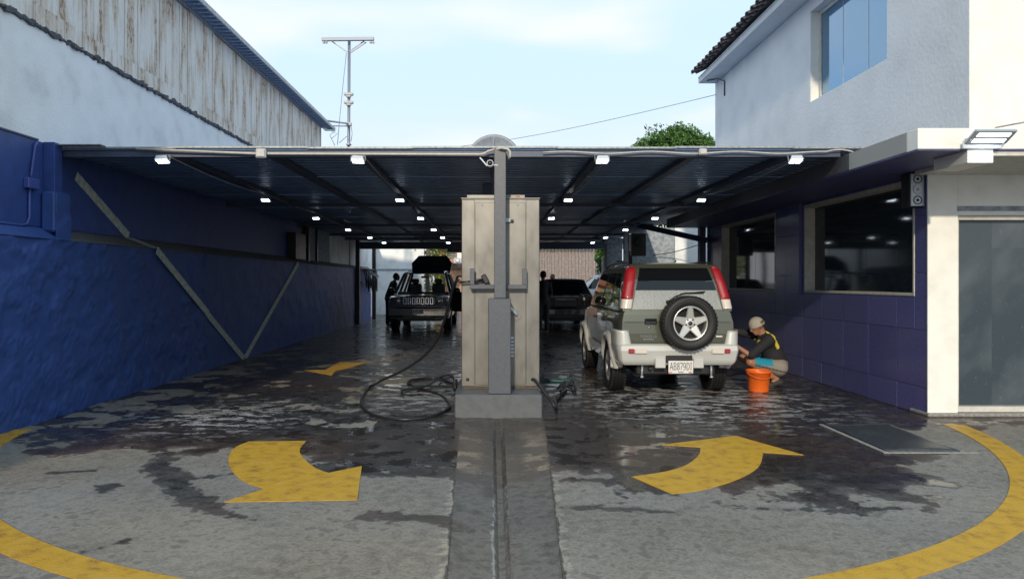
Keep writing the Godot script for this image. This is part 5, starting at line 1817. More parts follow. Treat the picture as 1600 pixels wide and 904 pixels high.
func make_dark_suv():
	var l := 4.5
	var car := thing("parked_car", "black car seen from behind, half hidden by the steel cabinet", "car", V(2.16, 0, 21.0))
	var b := big_shells(l, 1.52, 0.90, 1.0, 0.98, 0.42)
	var sh: Shell = b[0]; var gh: Shell = b[1]
	cput(car, "body", sh.build(48), M.black_paint)
	cput(car, "cabin", gh.build(24), M.black_paint)
	cbox(car, "underbody", M.black, Vector3(0, 0.42, -l * 0.5), Vector3(1.3, 0.3, l - 0.3), 0.02)
	big_windows(car, sh, gh, 1.0, 1.52)
	cput(car, "rear_window", gh.face(false, -0.74, 0.74, 1.06, -0.60, 0.60, 1.42, 0.010, 6, 0.03), M.car_glass)
	cbox(car, "rear_bumper", M.black_paint, Vector3(0, 0.55, 0.02), Vector3(1.72, 0.30, 0.20), 0.06)
	cbox(car, "bumper_trim", M.black, Vector3(0, 0.42, 0.06), Vector3(1.3, 0.12, 0.16), 0.02)
	cbox(car, "plate_recess", M.black, Vector3(0, 0.80, 0.012), Vector3(0.7, 0.20, 0.03), 0.02)
	cbox(car, "chrome_strip", M.lamp_grey, Vector3(0, 0.925, 0.012), Vector3(0.6, 0.025, 0.03), 0.006)
	for s in [-1.0, 1.0]:
		cbox(car, "tail_light", M.smoked_lens, Vector3(s * 0.72, 0.90, 0.0), Vector3(0.30, 0.15, 0.06), 0.03)
		cbox(car, "reflector", M.clear_lens, Vector3(s * 0.70, 0.62, 0.118), Vector3(0.10, 0.05, 0.01), 0.004)
	var ms := wheel_meshes(0.35, 0.22, 0.22, 5)
	for s in [-1.0, 1.0]:
		for d in [l * 0.195, l * 0.80]: add_wheel(car, ms, Vector3(s * 0.77, 0.348, -d), Vector3(s, 0, 0))

func make_silver_suv():
	var l := 4.6
	var car := thing("silver_car", "silver car parked side on before the ribbed metal fence", "car", V(6.6, 0, 28.3))
	car.rotation.y = PI / 2   # nose towards the blue wall
	var b := big_shells(l, 1.74, 0.90, 1.12, 1.08, 0.25)
	var sh: Shell = b[0]; var gh: Shell = b[1]
	cput(car, "body", sh.build(48), M.silver_paint)
	cput(car, "cabin", gh.build(24), M.silver_paint)
	cbox(car, "underbody", M.black, Vector3(0, 0.42, -l * 0.5), Vector3(1.3, 0.3, l - 0.3), 0.02)
	big_windows(car, sh, gh, 1.12, 1.74)
	cput(car, "windscreen", gh.face(true, -0.75, 0.75, 1.17, -0.60, 0.60, 1.64, 0.008, 6, 0.04), M.car_glass)
	for s in [-1.0, 1.0]:
		cbox(car, "headlight", M.clear_lens, Vector3(s * 0.66, 0.88, -l + 0.06), Vector3(0.32, 0.18, 0.12), 0.04)
		cbox(car, "sill", M.black, Vector3(s * 0.89, 0.42, -l * 0.5), Vector3(0.04, 0.12, 2.0), 0.01)
	var ms := wheel_meshes(0.36, 0.23, 0.23, 5)
	for s in [-1.0, 1.0]:
		for d in [l * 0.195, l * 0.80]: add_wheel(car, ms, Vector3(s * 0.78, 0.358, -d), Vector3(s, 0, 0))

func make_cars():
	car_materials()
	M.headlamp = mat(0.36, 0.38, 0.40, 0.12, 0.4)
	M.smoked_lens = mat(0.10, 0.012, 0.014, 0.1)
	M.clear_glass = mat(0.05, 0.06, 0.06, 0.02)
	M.clear_glass.transparency = BaseMaterial3D.TRANSPARENCY_ALPHA
	M.clear_glass.albedo_color.a = 0.25
	make_green_car()
	make_open_car()
	make_dark_suv()
	make_silver_suv()

# ------------------------------------------------------------------ yard behind the canopy
func make_yard():
	var t := thing("rear_wall", "white rear yard wall with sloping top and a grey band", "wall", V(-4.3, 0, 31.1))
	var mb := MB.new()
	mb.prism(PackedVector2Array([Vector2(-7.0, 0), Vector2(-3.04, 0), Vector2(-3.04, 2.9), Vector2(-3.6, 3.22), Vector2(-4.6, 3.75), Vector2(-7.0, 3.9)]), V(0, 0, 31.0), Vector3.RIGHT, Vector3.UP, Vector3(0, 0, -0.2))
	part(t, "panel", mb, M.pale_plaster)
	boxpart(t, "band", M.dim_plaster, -7.0, -3.05, 1.93, 2.02, 30.985, 30.998)
	boxpart(t, "side_return", M.pale_plaster, -5.35, -5.15, 0, 3.3, 27.4, 30.98)
	for q in [[-3.42, 2.86], [-3.75, 3.05]]:
		mb = MB.new(true)
		mb.lathe([Vector2(0, -0.04), Vector2(0.045, -0.02), Vector2(0.045, 0.02), Vector2(0, 0.05)], V(q[0], q[1], 30.95), Basis.IDENTITY, 10)
		part(t, "bulb", mb, M.box_white)
	# palm with slim trunk
	t = thing("palm_tree", "slim palm with a rough trunk beyond the rear wall", "palm", V(-3.05, 0, 33))
	mb = MB.new(true)
	var pts := []
	var rr := []
	for i in 30:
		pts.append(V(-3.05 + 0.03 * sin(i * 0.4), i * 0.16, 33)); rr.append(0.10 + 0.012 * (i % 2))
	mb.tube(pts, rr, 10)
	part(t, "trunk", mb, M.bark)
	mb = MB.new()
	rng.seed = 51
	for f in 12:
		var a := TAU * f / 12.0 + rng.randf() * 0.3
		for i in 14:
			var u := i / 14.0
			var c := V(-3.05, 4.65, 33) + Vector3(cos(a), 0, sin(a)) * u * 1.7 + Vector3(0, 0.7 * u - 1.5 * u * u, 0)
			for s in [-1.0, 1.0]:
				var o: Vector3 = Vector3(-sin(a), -0.4, cos(a)) * s * (0.42 * (1.0 - u * 0.7))
				mb.st.set_color(Color(0.05, 0.11, 0.025))
				mb.tri(c, c + Vector3(cos(a), 0, sin(a)) * 0.07, c + o)
	part(t, "crown", mb, M.leaf)
	bush("yellow_bush", "yellow green bush between the palm and the brick house", V(-3.05, 0, 37), Vector3(0.75, 1.6, 0.5), 2.4, 1500, Color(0.22, 0.24, 0.03), Color(0.09, 0.15, 0.03), 61)
	# brick house
	t = thing("brick_house", "orange brick house with red tiled roof and white barred window", "house", V(-2, 0, 50))
	boxpart(t, "wall", M.brick, -3.95, -0.2, 0, 3.72, 48, 53)
	boxpart(t, "wall", M.cream, -2.42, -0.1, 0, 3.9, 47.7, 47.99)
	mb = MB.new()
	mb.prism(PackedVector2Array([Vector2(47.4, 3.70), Vector2(47.4, 3.78), Vector2(50.5, 5.2), Vector2(53.6, 3.78), Vector2(53.6, 3.70)]), Vector3(-4.5, 0, 0), Vector3(0, 0, -1), Vector3.UP, Vector3(5.0, 0, 0))
	var rf := part(t, "roof", mb, M.clay_red)
	mb = MB.new(true)
	for i in 24: mb.tube([V(-4.45 + i * 0.21, 3.80, 47.38), V(-4.45 + i * 0.21, 5.2, 50.4)], 0.07, 6)
	part(rf, "tile_row", mb, M.clay_red).set_meta("kind", "stuff")
	var w := Node3D.new(); w.name = "window"; t.add_child(w, true)
	boxpart(w, "pane", M.dark_glass, -3.16, -2.52, 3.12, 3.62, 47.93, 47.97)
	for i in 6: boxpart(w, "bar", M.box_white, -3.16 + i * 0.128 - 0.012, -3.16 + i * 0.128 + 0.012, 3.12, 3.62, 47.89, 47.925)
	for i in 4: boxpart(w, "bar", M.box_white, -3.18, -2.50, 3.12 + i * 0.16 - 0.015, 3.12 + i * 0.16 + 0.015, 47.86, 47.888)
	t = thing("air_conditioner", "white air conditioner outdoor unit on the brick house", "air conditioner", V(-2.3, 2.6, 47.4))
	boxpart(t, "case", M.box_white, -2.62, -2.0, 2.62, 3.05, 47.2, 47.5, 0.02)
	mb = MB.new(true)
	mb.lathe([Vector2(0.17, 0), Vector2(0.16, 0.01), Vector2(0, 0.01)], V(-2.35, 2.83, 47.195), Basis(Vector3.RIGHT, PI / 2), 20)
	part(t, "fan", mb, M.lamp_grey)
	t = thing("low_shed", "low shed with a brown tiled edge below the brick house", "shed", V(-1.7, 0, 41))
	boxpart(t, "wall", M.brick, -3.0, -0.2, 0, 2.18, 40, 42)
	boxpart(t, "fascia", M.wood, -3.1, -0.1, 2.181, 2.40, 39.8, 42)
	for i in 13:
		mb = MB.new(true)
		mb.tube([V(-3.0 + i * 0.235, 2.45, 39.75), V(-3.0 + i * 0.235, 2.5, 42)], 0.08, 8)
		part(t, "ridge_tile", mb, M.clay)
	# ribbed fence
	t = thing("metal_fence", "brown grey ribbed sheet metal fence with clay tiles on top", "fence", V(3.2, 0, 31))
	for k in 6:
		mb = MB.new()
		var rows := []
		for i in 41:
			var x := 1.0 + k * 0.75 + i * 0.75 / 40.0
			var ph := fmod(i / 40.0 * 5.0, 1.0)
			var o := 0.0 if ph < 0.45 else (0.05 if ph > 0.55 and ph < 0.9 else 0.025)
			rows.append([V(x, 0, 31.0 - o), V(x, 2.80, 31.0 - o)])
		mb.grid(rows, true)
		part(t, "fence_sheet", mb, M.brown_sheet)
	boxpart(t, "backing", M.brown_sheet, 1.0, 5.5, 0, 2.79, 31.02, 31.1)
	boxpart(t, "coping", M.rim_concrete, 0.95, 5.5, 2.81, 2.88, 30.88, 31.12)
	for i in 30:
		mb = MB.new(true)
		mb.tube([V(1.05 + i * 0.15, 2.91, 30.8), V(1.05 + i * 0.15, 2.98, 31.2)], 0.06, 8)
		part(t, "coping_tile", mb, M.clay)
	t = thing("orange_house", "orange house wall showing above the ribbed fence", "house", V(3.0, 0, 40))
	boxpart(t, "wall", M.orange_wall, 2.2, 3.0, 0, 3.9, 39, 41)
	boxpart(t, "wall", M.orange_wall, 3.45, 4.35, 0, 3.8, 39.2, 41)
	boxpart(t, "shadow_gap", M.wood, 3.0, 3.45, 0, 3.5, 39.5, 41)  # dark-coloured block put in as the shadow between the two orange walls
	t = thing("water_tank", "bright blue plastic water tank above the ribbed fence", "tank", V(5.0, 2.9, 40))
	boxpart(t, "stand", M.wood, 4.4, 5.7, 0, 3.1, 39.6, 41)
	mb = MB.new(true)
	mb.lathe([Vector2(0.62, 0), Vector2(0.66, 0.1), Vector2(0.64, 0.7), Vector2(0.5, 0.95), Vector2(0.2, 1.1), Vector2(0, 1.12)], V(5.05, 3.1, 40.2), Basis.IDENTITY, 24)
	part(t, "drum", mb, M.tank_blue)
	bush("hanging_plant", "dark green plant hanging beside the rough grey pillar", V(4.3, 1.6, 27.5), Vector3(0.32, 0.75, 0.3), 1.0, 900, Color(0.04, 0.10, 0.03), Color(0.08, 0.16, 0.03), 63)
	# pillars and return wall behind the shop
	t = thing("concrete_pillar", "rough grey concrete pillar holding the far end of the canopy", "pillar", V(3.75, 0, 22))
	boxpart(t, "shaft", M.dim_plaster, 3.52, 4.02, 0, 2.78, 21.8, 22.3, 0.02)
	boxpart(t, "head", M.dim_plaster, 3.44, 4.06, 2.62, 2.80, 21.75, 22.35, 0.02)
	t = thing("white_pier", "short white pier standing beside the rough grey pillar", "pier", V(3.65, 0, 23))
	boxpart(t, "block", M.pale_plaster, 3.55, 3.80, 0, 2.15, 22.6, 23.0, 0.01)
	boxpart(t, "cap", M.cream, 3.53, 3.82, 2.151, 2.19, 22.58, 23.02, 0.01)
	t = thing("low_wall", "low cream wall between the pillar and the black post", "wall", V(4, 0, 20.6))
	boxpart(t, "panel", M.cream, 3.60, 4.12, 0, 2.0, 20.5, 20.7)
	boxpart(t, "cap", M.black, 3.6, 4.1, 2.002, 2.06, 20.45, 20.72)
	t = thing("return_wall", "plain grey wall closing the yard behind the shop", "wall", V(5.5, 0, 19.6))
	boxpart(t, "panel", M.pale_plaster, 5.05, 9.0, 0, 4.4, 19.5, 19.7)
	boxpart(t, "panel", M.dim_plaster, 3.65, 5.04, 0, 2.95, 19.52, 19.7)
	mb = MB.new(true)
	mb.tube([V(4.4, 1.95, 19.42), V(5.0, 1.94, 19.42), V(5.06, 2.05, 19.42)], 0.02, 6)
	mb.tube(curve3([V(4.4, 2.18, 19.4), V(5.0, 2.28, 19.0), V(5.9, 2.62, 17.4)], 5), 0.012, 6)
	part(t, "cable", mb, M.black)
	# hooks with hoses and brushes on the far blue wall
	t = thing("tool_rack", "wall rack hung with hoses and brushes at the blue wall's far end", "rack", V(-4.6, 1.0, 25.6))
	boxpart(t, "rail", M.black, -4.66, -4.58, 1.86, 1.94, 24.5, 27.2)
	boxpart(t, "rail", M.black, -4.66, -4.58, 1.40, 1.46, 24.5, 27.2)
	rng.seed = 71
	for i in 7:
		var d := 24.7 + i * 0.36
		mb = MB.new(true)
		mb.tube(curve3([V(-4.57, 1.9, d), V(-4.45, 1.8, d + 0.1), V(-4.45, 1.3 - rng.randf() * 0.3, d + 0.15), V(-4.5, 1.5, d + 0.25), V(-4.57, 1.88, d + 0.28)], 5), 0.022, 6)
		part(t, "hose_loop", mb, M.rubber if i % 2 else M.black)
	for i in 5:
		mb = MB.new()
		mb.bar(V(-4.5, 1.86, 24.9 + i * 0.45), V(-4.34, 1.66 - rng.randf() * 0.15, 25.1 + i * 0.45), 0.035, 0.035, 0.01)
		part(t, "brush", mb, M.lamp_body)

# leaves scattered through a lumpy crown; n small two-sided blades
func leaf_cloud(mb: MB, c: Vector3, r: Vector3, n: int, size: float, c1: Color, c2: Color, sd: int, droop := 0.4):
	rng.seed = sd
	var lump := noise(sd, 0.9, 2)
	for i in n:
		var d := Vector3(rng.randfn(), rng.randfn(), rng.randfn()).normalized()
		var k := pow(rng.randf(), 0.28)
		var f: float = 1.0 + lump.get_noise_3d(d.x * 2.2, d.y * 2.2, d.z * 2.2) * 0.38
		var p := c + d * r * k * f
		var dir := (d + Vector3(rng.randfn(), rng.randfn() - droop * 2.0, rng.randfn()) * 0.7).normalized()
		var sd2 := dir.cross(Vector3(rng.randfn(), rng.randfn(), rng.randfn())).normalized()
		var l := size * rng.randf_range(0.6, 1.3)
		var w := l * 0.19
		mb.st.set_color(c1.lerp(c2, rng.randf()))
		mb.tri(p - dir * l * 0.5, p + sd2 * w, p + dir * l * 0.5)
		mb.tri(p - dir * l * 0.5, p + dir * l * 0.5, p - sd2 * w)

func bush(called: String, label: String, at: Vector3, r: Vector3, cy: float, n: int, c1: Color, c2: Color, sd: int):
	var t := thing(called, label, "plant", at)
	var mb := MB.new(true)
	mb.tube([at, at + Vector3(0, cy, 0)], 0.03, 6)
	part(t, "stem", mb, M.bark)
	mb = MB.new()
	leaf_cloud(mb, at + Vector3(0, cy, 0), r, n, 0.22, c1, c2, sd)
	part(t, "foliage", mb, M.leaf)

func make_tree():
	var at := V(9.0, 0, 35)
	var t := thing("leafy_tree", "round dense green tree rising beyond the canopy beside the grey house", "tree", at)
	var mb := MB.new(true)
	mb.tube([at, at + Vector3(0.1, 2.0, 0), at + Vector3(0, 4.2, 0.1), at + Vector3(0.1, 6.5, 0)], [0.32, 0.25, 0.2, 0.08], 10)
	rng.seed = 81
	for i in 9:
		var a := TAU * i / 9.0 + rng.randf()
		var y := rng.randf_range(3.4, 5.6)
		var l := rng.randf_range(1.0, 2.0)
		mb.tube([at + Vector3(0, y, 0), at + Vector3(cos(a) * l * 0.5, y + 0.6, sin(a) * l * 0.5), at + Vector3(cos(a) * l, y + 1.0, sin(a) * l)], [0.1, 0.06, 0.02], 6)
	part(t, "trunk", mb, M.bark)
	mb = MB.new()
	var g1 := Color(0.035, 0.085, 0.018)
	var g2 := Color(0.085, 0.19, 0.035)
	for q in [[0.0, 6.7, 0.0, 2.2, 2.4, 2.0, 15000], [1.45, 6.4, 0.2, 1.5, 1.8, 1.4, 8000], [-1.15, 6.5, 0.3, 1.45, 1.7, 1.3, 8000], [0.3, 7.5, 0.5, 1.5, 1.5, 1.3, 8000], [2.1, 7.1, -0.2, 0.8, 1.0, 0.7, 2500], [-2.0, 5.9, 0.0, 0.8, 0.9, 0.7, 2000]]:
		leaf_cloud(mb, at + Vector3(q[0] * 1.25 - 0.1, q[1], q[2]), Vector3(q[3] * 1.2, q[4], q[5]), q[6], 0.24, g1, g2, 90 + int(q[6] / 100), 0.55)
	part(t, "crown", mb, M.leaf)

# ------------------------------------------------------------------ people
# bones: [from, to, radius from, radius to]; meshed as surface nets on a grid
func flesh(bones: Array, cell: float, k: float, tint: Callable) -> Mesh:
	var lo := Vector3(1e9, 1e9, 1e9)
	var hi := -lo
	for b in bones:
		var r: float = max(b[2], b[3]) + k
		for p in [b[0], b[1]]:
			lo = lo.min(p - Vector3(r, r, r)); hi = hi.max(p + Vector3(r, r, r))
	lo -= Vector3.ONE * cell * 2.0
	hi += Vector3.ONE * cell * 2.0
	var n := Vector3i(((hi - lo) / cell).ceil()) + Vector3i.ONE
	var f := PackedFloat32Array()
	f.resize(n.x * n.y * n.z)
	f.fill(1.0)
	for b in bones:
		var a: Vector3 = b[0]; var c: Vector3 = b[1]
		var ra: float = b[2]; var rb: float = b[3]
		var r: float = max(ra, rb) + k + cell * 2.0
		var i0 := Vector3i((a.min(c) - Vector3(r, r, r) - lo) / cell).clamp(Vector3i.ZERO, n - Vector3i.ONE)
		var i1 := Vector3i((a.max(c) + Vector3(r, r, r) - lo) / cell + Vector3.ONE).clamp(Vector3i.ZERO, n - Vector3i.ONE)
		var ab := c - a
		var l2: float = max(ab.length_squared(), 1e-8)
		for z in range(i0.z, i1.z + 1):
			for y in range(i0.y, i1.y + 1):
				var at := (z * n.y + y) * n.x
				for x in range(i0.x, i1.x + 1):
					var p := lo + Vector3(x, y, z) * cell
					var t: float = clamp((p - a).dot(ab) / l2, 0.0, 1.0)
					var d: float = p.distance_to(a + ab * t) - lerp(ra, rb, t)
					var o := f[at + x]
					var h: float = clamp(0.5 + 0.5 * (o - d) / k, 0.0, 1.0)
					f[at + x] = lerp(o, d, h) - k * h * (1.0 - h)
	var st := SurfaceTool.new()
	st.begin(Mesh.PRIMITIVE_TRIANGLES)
	st.set_smooth_group(0)
	var idx := PackedInt32Array()
	idx.resize(f.size())
	idx.fill(-1)
	var verts := PackedVector3Array()
	var sy := n.x
	var sz := n.x * n.y
	var offs := [0, 1, sy, sy + 1, sz, sz + 1, sz + sy, sz + sy + 1]
	var edges := [[0, 1], [2, 3], [4, 5], [6, 7], [0, 2], [1, 3], [4, 6], [5, 7], [0, 4], [1, 5], [2, 6], [3, 7]]
	for z in n.z - 1:
		for y in n.y - 1:
			for x in n.x - 1:
				var at := z * sz + y * sy + x
				var m := 0
				for q in 8:
					if f[at + offs[q]] < 0.0: m += 1
				if m == 0 or m == 8: continue
				var s := Vector3.ZERO
				var c := 0
				for e in edges:
					var v0 := f[at + offs[e[0]]]; var v1 := f[at + offs[e[1]]]
					if (v0 < 0.0) == (v1 < 0.0): continue
					var t := v0 / (v0 - v1)
					var p0 := Vector3(e[0] & 1, (e[0] >> 1) & 1, e[0] >> 2)
					var p1 := Vector3(e[1] & 1, (e[1] >> 1) & 1, e[1] >> 2)
					s += p0.lerp(p1, t); c += 1
				idx[at] = verts.size()
				verts.append(lo + (Vector3(x, y, z) + s / c) * cell)
	var emit := func(q: Array, flip: bool):
		for i in ([0, 1, 2, 0, 2, 3] if flip else [0, 2, 1, 0, 3, 2]):
			var v := verts[q[i]]
			st.set_color(tint.call(v))
			st.add_vertex(v)
	for z in range(1, n.z - 1):
		for y in range(1, n.y - 1):
			for x in range(1, n.x - 1):
				var at := z * sz + y * sy + x
				var here := f[at] < 0.0
				if here != (f[at + 1] < 0.0): emit.call([idx[at - sy - sz], idx[at - sz], idx[at], idx[at - sy]], here == false)
				if here != (f[at + sy] < 0.0): emit.call([idx[at - 1 - sz], idx[at - 1], idx[at], idx[at - sz]], here == false)
				if here != (f[at + sz] < 0.0): emit.call([idx[at - 1 - sy], idx[at - sy], idx[at], idx[at - 1]], here == false)
	st.generate_normals()
	return st.commit()

func skin_material(rough := 0.55) -> StandardMaterial3D:
	var m := mat(1, 1, 1, rough)
	m.vertex_color_use_as_albedo = true
	return m

func hand_bones(wrist: Vector3, dir: Vector3, palm: Vector3, curl: float, right: bool) -> Array:
	# dir points along the hand, palm out of the palm; five fingers of different length
	var d := dir.normalized()
	var nrm := (palm - d * palm.dot(d)).normalized()
	var across := d.cross(nrm) * (1.0 if right else -1.0)
	var out := [[wrist, wrist + d * 0.05, 0.026, 0.030], [wrist + d * 0.045 + across * 0.022, wrist + d * 0.085 + across * 0.026, 0.017, 0.013], [wrist + d * 0.045 - across * 0.02, wrist + d * 0.085 - across * 0.026, 0.017, 0.013]]
	var lens := [0.066, 0.076, 0.072, 0.056]
	for i in 4:
		var root: Vector3 = wrist + d * (0.088 - abs(i - 1.3) * 0.004) + across * (0.030 - i * 0.020)
		var mid: Vector3 = root + (d * cos(curl * 0.6) + nrm * sin(curl * 0.6)) * lens[i] * 0.55
		var tip: Vector3 = mid + (d * cos(curl * 1.5) + nrm * sin(curl * 1.5)) * lens[i] * 0.45
		out.append([root, mid, 0.0098, 0.0088]); out.append([mid, tip, 0.0088, 0.0075])
	var tr := wrist + d * 0.025 + across * 0.026
	var tm := tr + (d * 0.6 + across * 0.7 + nrm * 0.3).normalized() * 0.042
	out.append([tr, tm, 0.0125, 0.0105]); out.append([tm, tm + (d * 0.9 + across * 0.25 + nrm * 0.3).normalized() * 0.03, 0.0105, 0.0085])
	return out

func head_bones(c: Vector3, fwd: Vector3, up: Vector3) -> Array:
	var r := fwd.cross(up).normalized()
	return [[c + up * 0.035 - fwd * 0.015, c + up * 0.03 + fwd * 0.02, 0.088, 0.082],     # skull
		[c - up * 0.02 + fwd * 0.03, c - up * 0.075 + fwd * 0.055, 0.062, 0.036],            # jaw
		[c + up * 0.012 + fwd * 0.092, c - up * 0.022 + fwd * 0.108, 0.009, 0.014],          # nose
		[c - up * 0.052 + fwd * 0.086 - r * 0.018, c - up * 0.052 + fwd * 0.086 + r * 0.018, 0.010, 0.010],   # lips
		[c + up * 0.028 + fwd * 0.083 - r * 0.04, c + up * 0.028 + fwd * 0.083 + r * 0.04, 0.012, 0.012],     # brow
		[c - fwd * 0.005 + r * 0.085 + up * 0.02, c - fwd * 0.01 + r * 0.088 - up * 0.02, 0.016, 0.011],      # ears
		[c - fwd * 0.005 - r * 0.085 + up * 0.02, c - fwd * 0.01 - r * 0.088 - up * 0.02, 0.016, 0.011]]

func make_washer():
	var t := thing("person", "person in a cap squatting to wash the green car's flank", "person", V(3.8, 0, 9.7))
	var skin := Color(0.30, 0.145, 0.085)
	var P := func(x, y, d) -> Vector3: return V(x, y, d) - t.position
	var hc: Vector3 = P.call(3.63, 0.84, 9.66)
	var fwd := Vector3(-0.88, -0.42, 0.12).normalized()
	var up := (Vector3(-0.36, 0.93, 0.0) - fwd * Vector3(-0.36, 0.93, 0.0).dot(fwd)).normalized()
	var neck: Vector3 = P.call(3.71, 0.73, 9.68)
	var chest: Vector3 = P.call(3.79, 0.60, 9.70)
	var belly: Vector3 = P.call(3.88, 0.42, 9.71)
	var pelvis: Vector3 = P.call(3.92, 0.29, 9.72)
	var ns: Vector3 = P.call(3.745, 0.665, 9.53); var fs: Vector3 = P.call(3.735, 0.69, 9.87)
	var ne: Vector3 = P.call(3.48, 0.455, 9.50); var fe: Vector3 = P.call(3.46, 0.745, 9.86)
	var nw: Vector3 = P.call(3.28, 0.60, 9.55); var fw: Vector3 = P.call(3.22, 0.78, 9.80)
	var nh: Vector3 = P.call(3.91, 0.28, 9.61); var fh: Vector3 = P.call(3.91, 0.28, 9.83)
	var nk: Vector3 = P.call(3.50, 0.36, 9.56); var fk: Vector3 = P.call(3.52, 0.38, 9.90)
	var na: Vector3 = P.call(3.88, 0.12, 9.62); var fa: Vector3 = P.call(3.88, 0.12, 9.86)
	var body := [[hc - up * 0.04 - fwd * 0.02, neck, 0.052, 0.058], [neck, chest, 0.06, 0.10], [chest, belly, 0.115, 0.115], [belly, pelvis, 0.115, 0.125],
		[chest, ns, 0.07, 0.055], [chest, fs, 0.07, 0.055],
		[ns, ne, 0.048, 0.036], [fs, fe, 0.048, 0.036], [ne, nw, 0.038, 0.025], [fe, fw, 0.038, 0.025],
		[nh, nk, 0.085, 0.058], [fh, fk, 0.085, 0.058], [nk, nk.lerp(na, 0.4), 0.055, 0.055], [nk.lerp(na, 0.4), na, 0.055, 0.034], [fk, fk.lerp(fa, 0.4), 0.055, 0.055], [fk.lerp(fa, 0.4), fa, 0.055, 0.034],
		[na, P.call(3.80, 0.05, 9.61), 0.036, 0.03], [fa, P.call(3.80, 0.05, 9.88), 0.036, 0.03]]
	body += head_bones(hc, fwd, up)
	body += hand_bones(nw, Vector3(-0.9, 0.35, -0.2), Vector3(-0.3, -0.9, 0.2), 0.5, false)
	body += hand_bones(fw, Vector3(-1, 0.0, 0.0), Vector3(0, -1, 0), 0.35, true)
	put(t, "body", flesh(body, 0.011, 0.018, func(_v): return skin), skin_material())
	# clothes
	var shirt := [[neck.lerp(chest, 0.25), chest, 0.085, 0.128], [chest, belly, 0.138, 0.137], [belly, pelvis + Vector3(0.01, 0.05, 0), 0.137, 0.135], [chest, ns, 0.09, 0.074], [chest, fs, 0.09, 0.074], [ns, ns.lerp(ne, 0.95), 0.072, 0.060], [fs, fs.lerp(fe, 1.05), 0.072, 0.052]]
	var off := t.position
	var yellow := func(v: Vector3) -> Color:
		var w := v + off
		var q := Geometry2D.get_closest_point_to_segment(Vector2(w.x, w.y), Vector2(3.755, 0.79), Vector2(3.885, 0.565))
		if -w.z < 9.76 and q.distance_to(Vector2(w.x, w.y)) < 0.024 + 0.012 * (0.8 - w.y): return Color(0.62, 0.50, 0.04)
		if w.x < 3.72 and w.y > 0.54 and w.y < 0.66 and abs(w.x - 3.66 - (w.y - 0.6) * 0.3) < 0.028 and -w.z > 9.55: return Color(0.62, 0.52, 0.12)
		return Color(0.014, 0.015, 0.016)
	put(t, "shirt", flesh(shirt, 0.012, 0.05, yellow), skin_material(0.85))
	var shorts := [[pelvis + Vector3(0.01, 0.03, 0), pelvis, 0.14, 0.138], [nh, nh.lerp(nk, 0.78), 0.104, 0.080], [fh, fh.lerp(fk, 0.78), 0.104, 0.080], [nh, fh, 0.11, 0.11]]
	var dye := func(v: Vector3) -> Color:
		var w := v + off
		if w.x < 3.79 and w.y > 0.335 - (w.x - 3.55) * 0.12: return Color(0.01, 0.22, 0.33)
		if abs(w.y - 0.29 + (w.x - 3.7) * 0.25) < 0.010: return Color(0.05, 0.05, 0.055)
		return Color(0.23, 0.205, 0.17)
	put(t, "shorts", flesh(shorts, 0.012, 0.04, dye), skin_material(0.85))
	# cap worn backwards
	var cap := MB.new(true)
	var rows := []
	var r := fwd.cross(up).normalized()
	for i in 11:
		var a := PI * 0.5 * i / 10.0
		var row := []
		for k in 28:
			var b := TAU * k / 28.0
			row.append(hc + up * (0.028 + sin(a) * 0.104) + (fwd * cos(b) * 0.108 + r * sin(b) * 0.098) * cos(a) - fwd * 0.004)
		rows.append(row)
	cap.grid(rows, false, true)
	cput(t, "cap", cap, tri(mat(0.36, 0.33, 0.28, 0.9), 6.0, M.soft))
	var band := MB.new(true)
	var b0 := []
	var b1 := []
	for k in 28:
		var b := TAU * k / 28.0
		var e := fwd * cos(b) * 0.109 + r * sin(b) * 0.099 - fwd * 0.004
		b0.append(hc + up * 0.005 + e * 1.005); b1.append(hc + up * 0.04 + e * 1.02)
	band.grid([b0, b1], false, true)
	cput(t, "cap_band", band, M.cap_tan)
	var lt := letters(t, "cap_text", "UP", 0.055, Vector3.ZERO, M.ink, 1.2, 0.003)
	var nd := (-r if r.z < 0.0 else r)
	var ln := (nd * 0.85 - fwd * 0.5 + up * 0.15).normalized()
	lt.basis = Basis(Vector3(up.cross(ln)).normalized() * 1.2, ln.cross(up.cross(ln).normalized()).normalized(), ln)
	lt.position = hc + up * 0.045 + (nd * 0.093 - fwd * 0.052) * 1.03
	# hair below the cap and shoes
	put(t, "hair", flesh([[hc - fwd * 0.06 - up * 0.0, hc - fwd * 0.065 - up * 0.045, 0.05, 0.035], [hc + nd * 0.066 - fwd * 0.03, hc + nd * 0.066 - fwd * 0.02 + up * 0.02, 0.026, 0.024]], 0.01, 0.02, func(_v): return Color(0.012, 0.010, 0.009)), skin_material(0.8))
	for q in [9.61, 9.88]:
		put(t, "shoe", flesh([[P.call(3.92, 0.085, q), P.call(3.80, 0.04, q), 0.046, 0.042], [P.call(3.80, 0.042, q), P.call(3.73, 0.038, q), 0.042, 0.035], [P.call(3.93, 0.06, q), P.call(3.95, 0.09, q), 0.04, 0.03]], 0.012, 0.02, func(v): return Color(0.02, 0.02, 0.022) if v.y > 0.02 else Color(0.10, 0.10, 0.10)), skin_material(0.7))
	# bucket
	t = thing("bucket", "orange plastic bucket on the wet floor before the squatting person", "bucket", V(3.52, 0, 9.32))
	var mb := MB.new(true)
	mb.lathe([Vector2(0, 0.004), Vector2(0.125, 0.004), Vector2(0.128, 0.012), Vector2(0.152, 0.25), Vector2(0.162, 0.252), Vector2(0.162, 0.282), Vector2(0.152, 0.284), Vector2(0.148, 0.25), Vector2(0.123, 0.02), Vector2(0, 0.016)], t.position, Basis.IDENTITY, 40)
	part(t, "tub", mb, M.orange_plastic)
	mb = MB.new(true)
	var pts := []
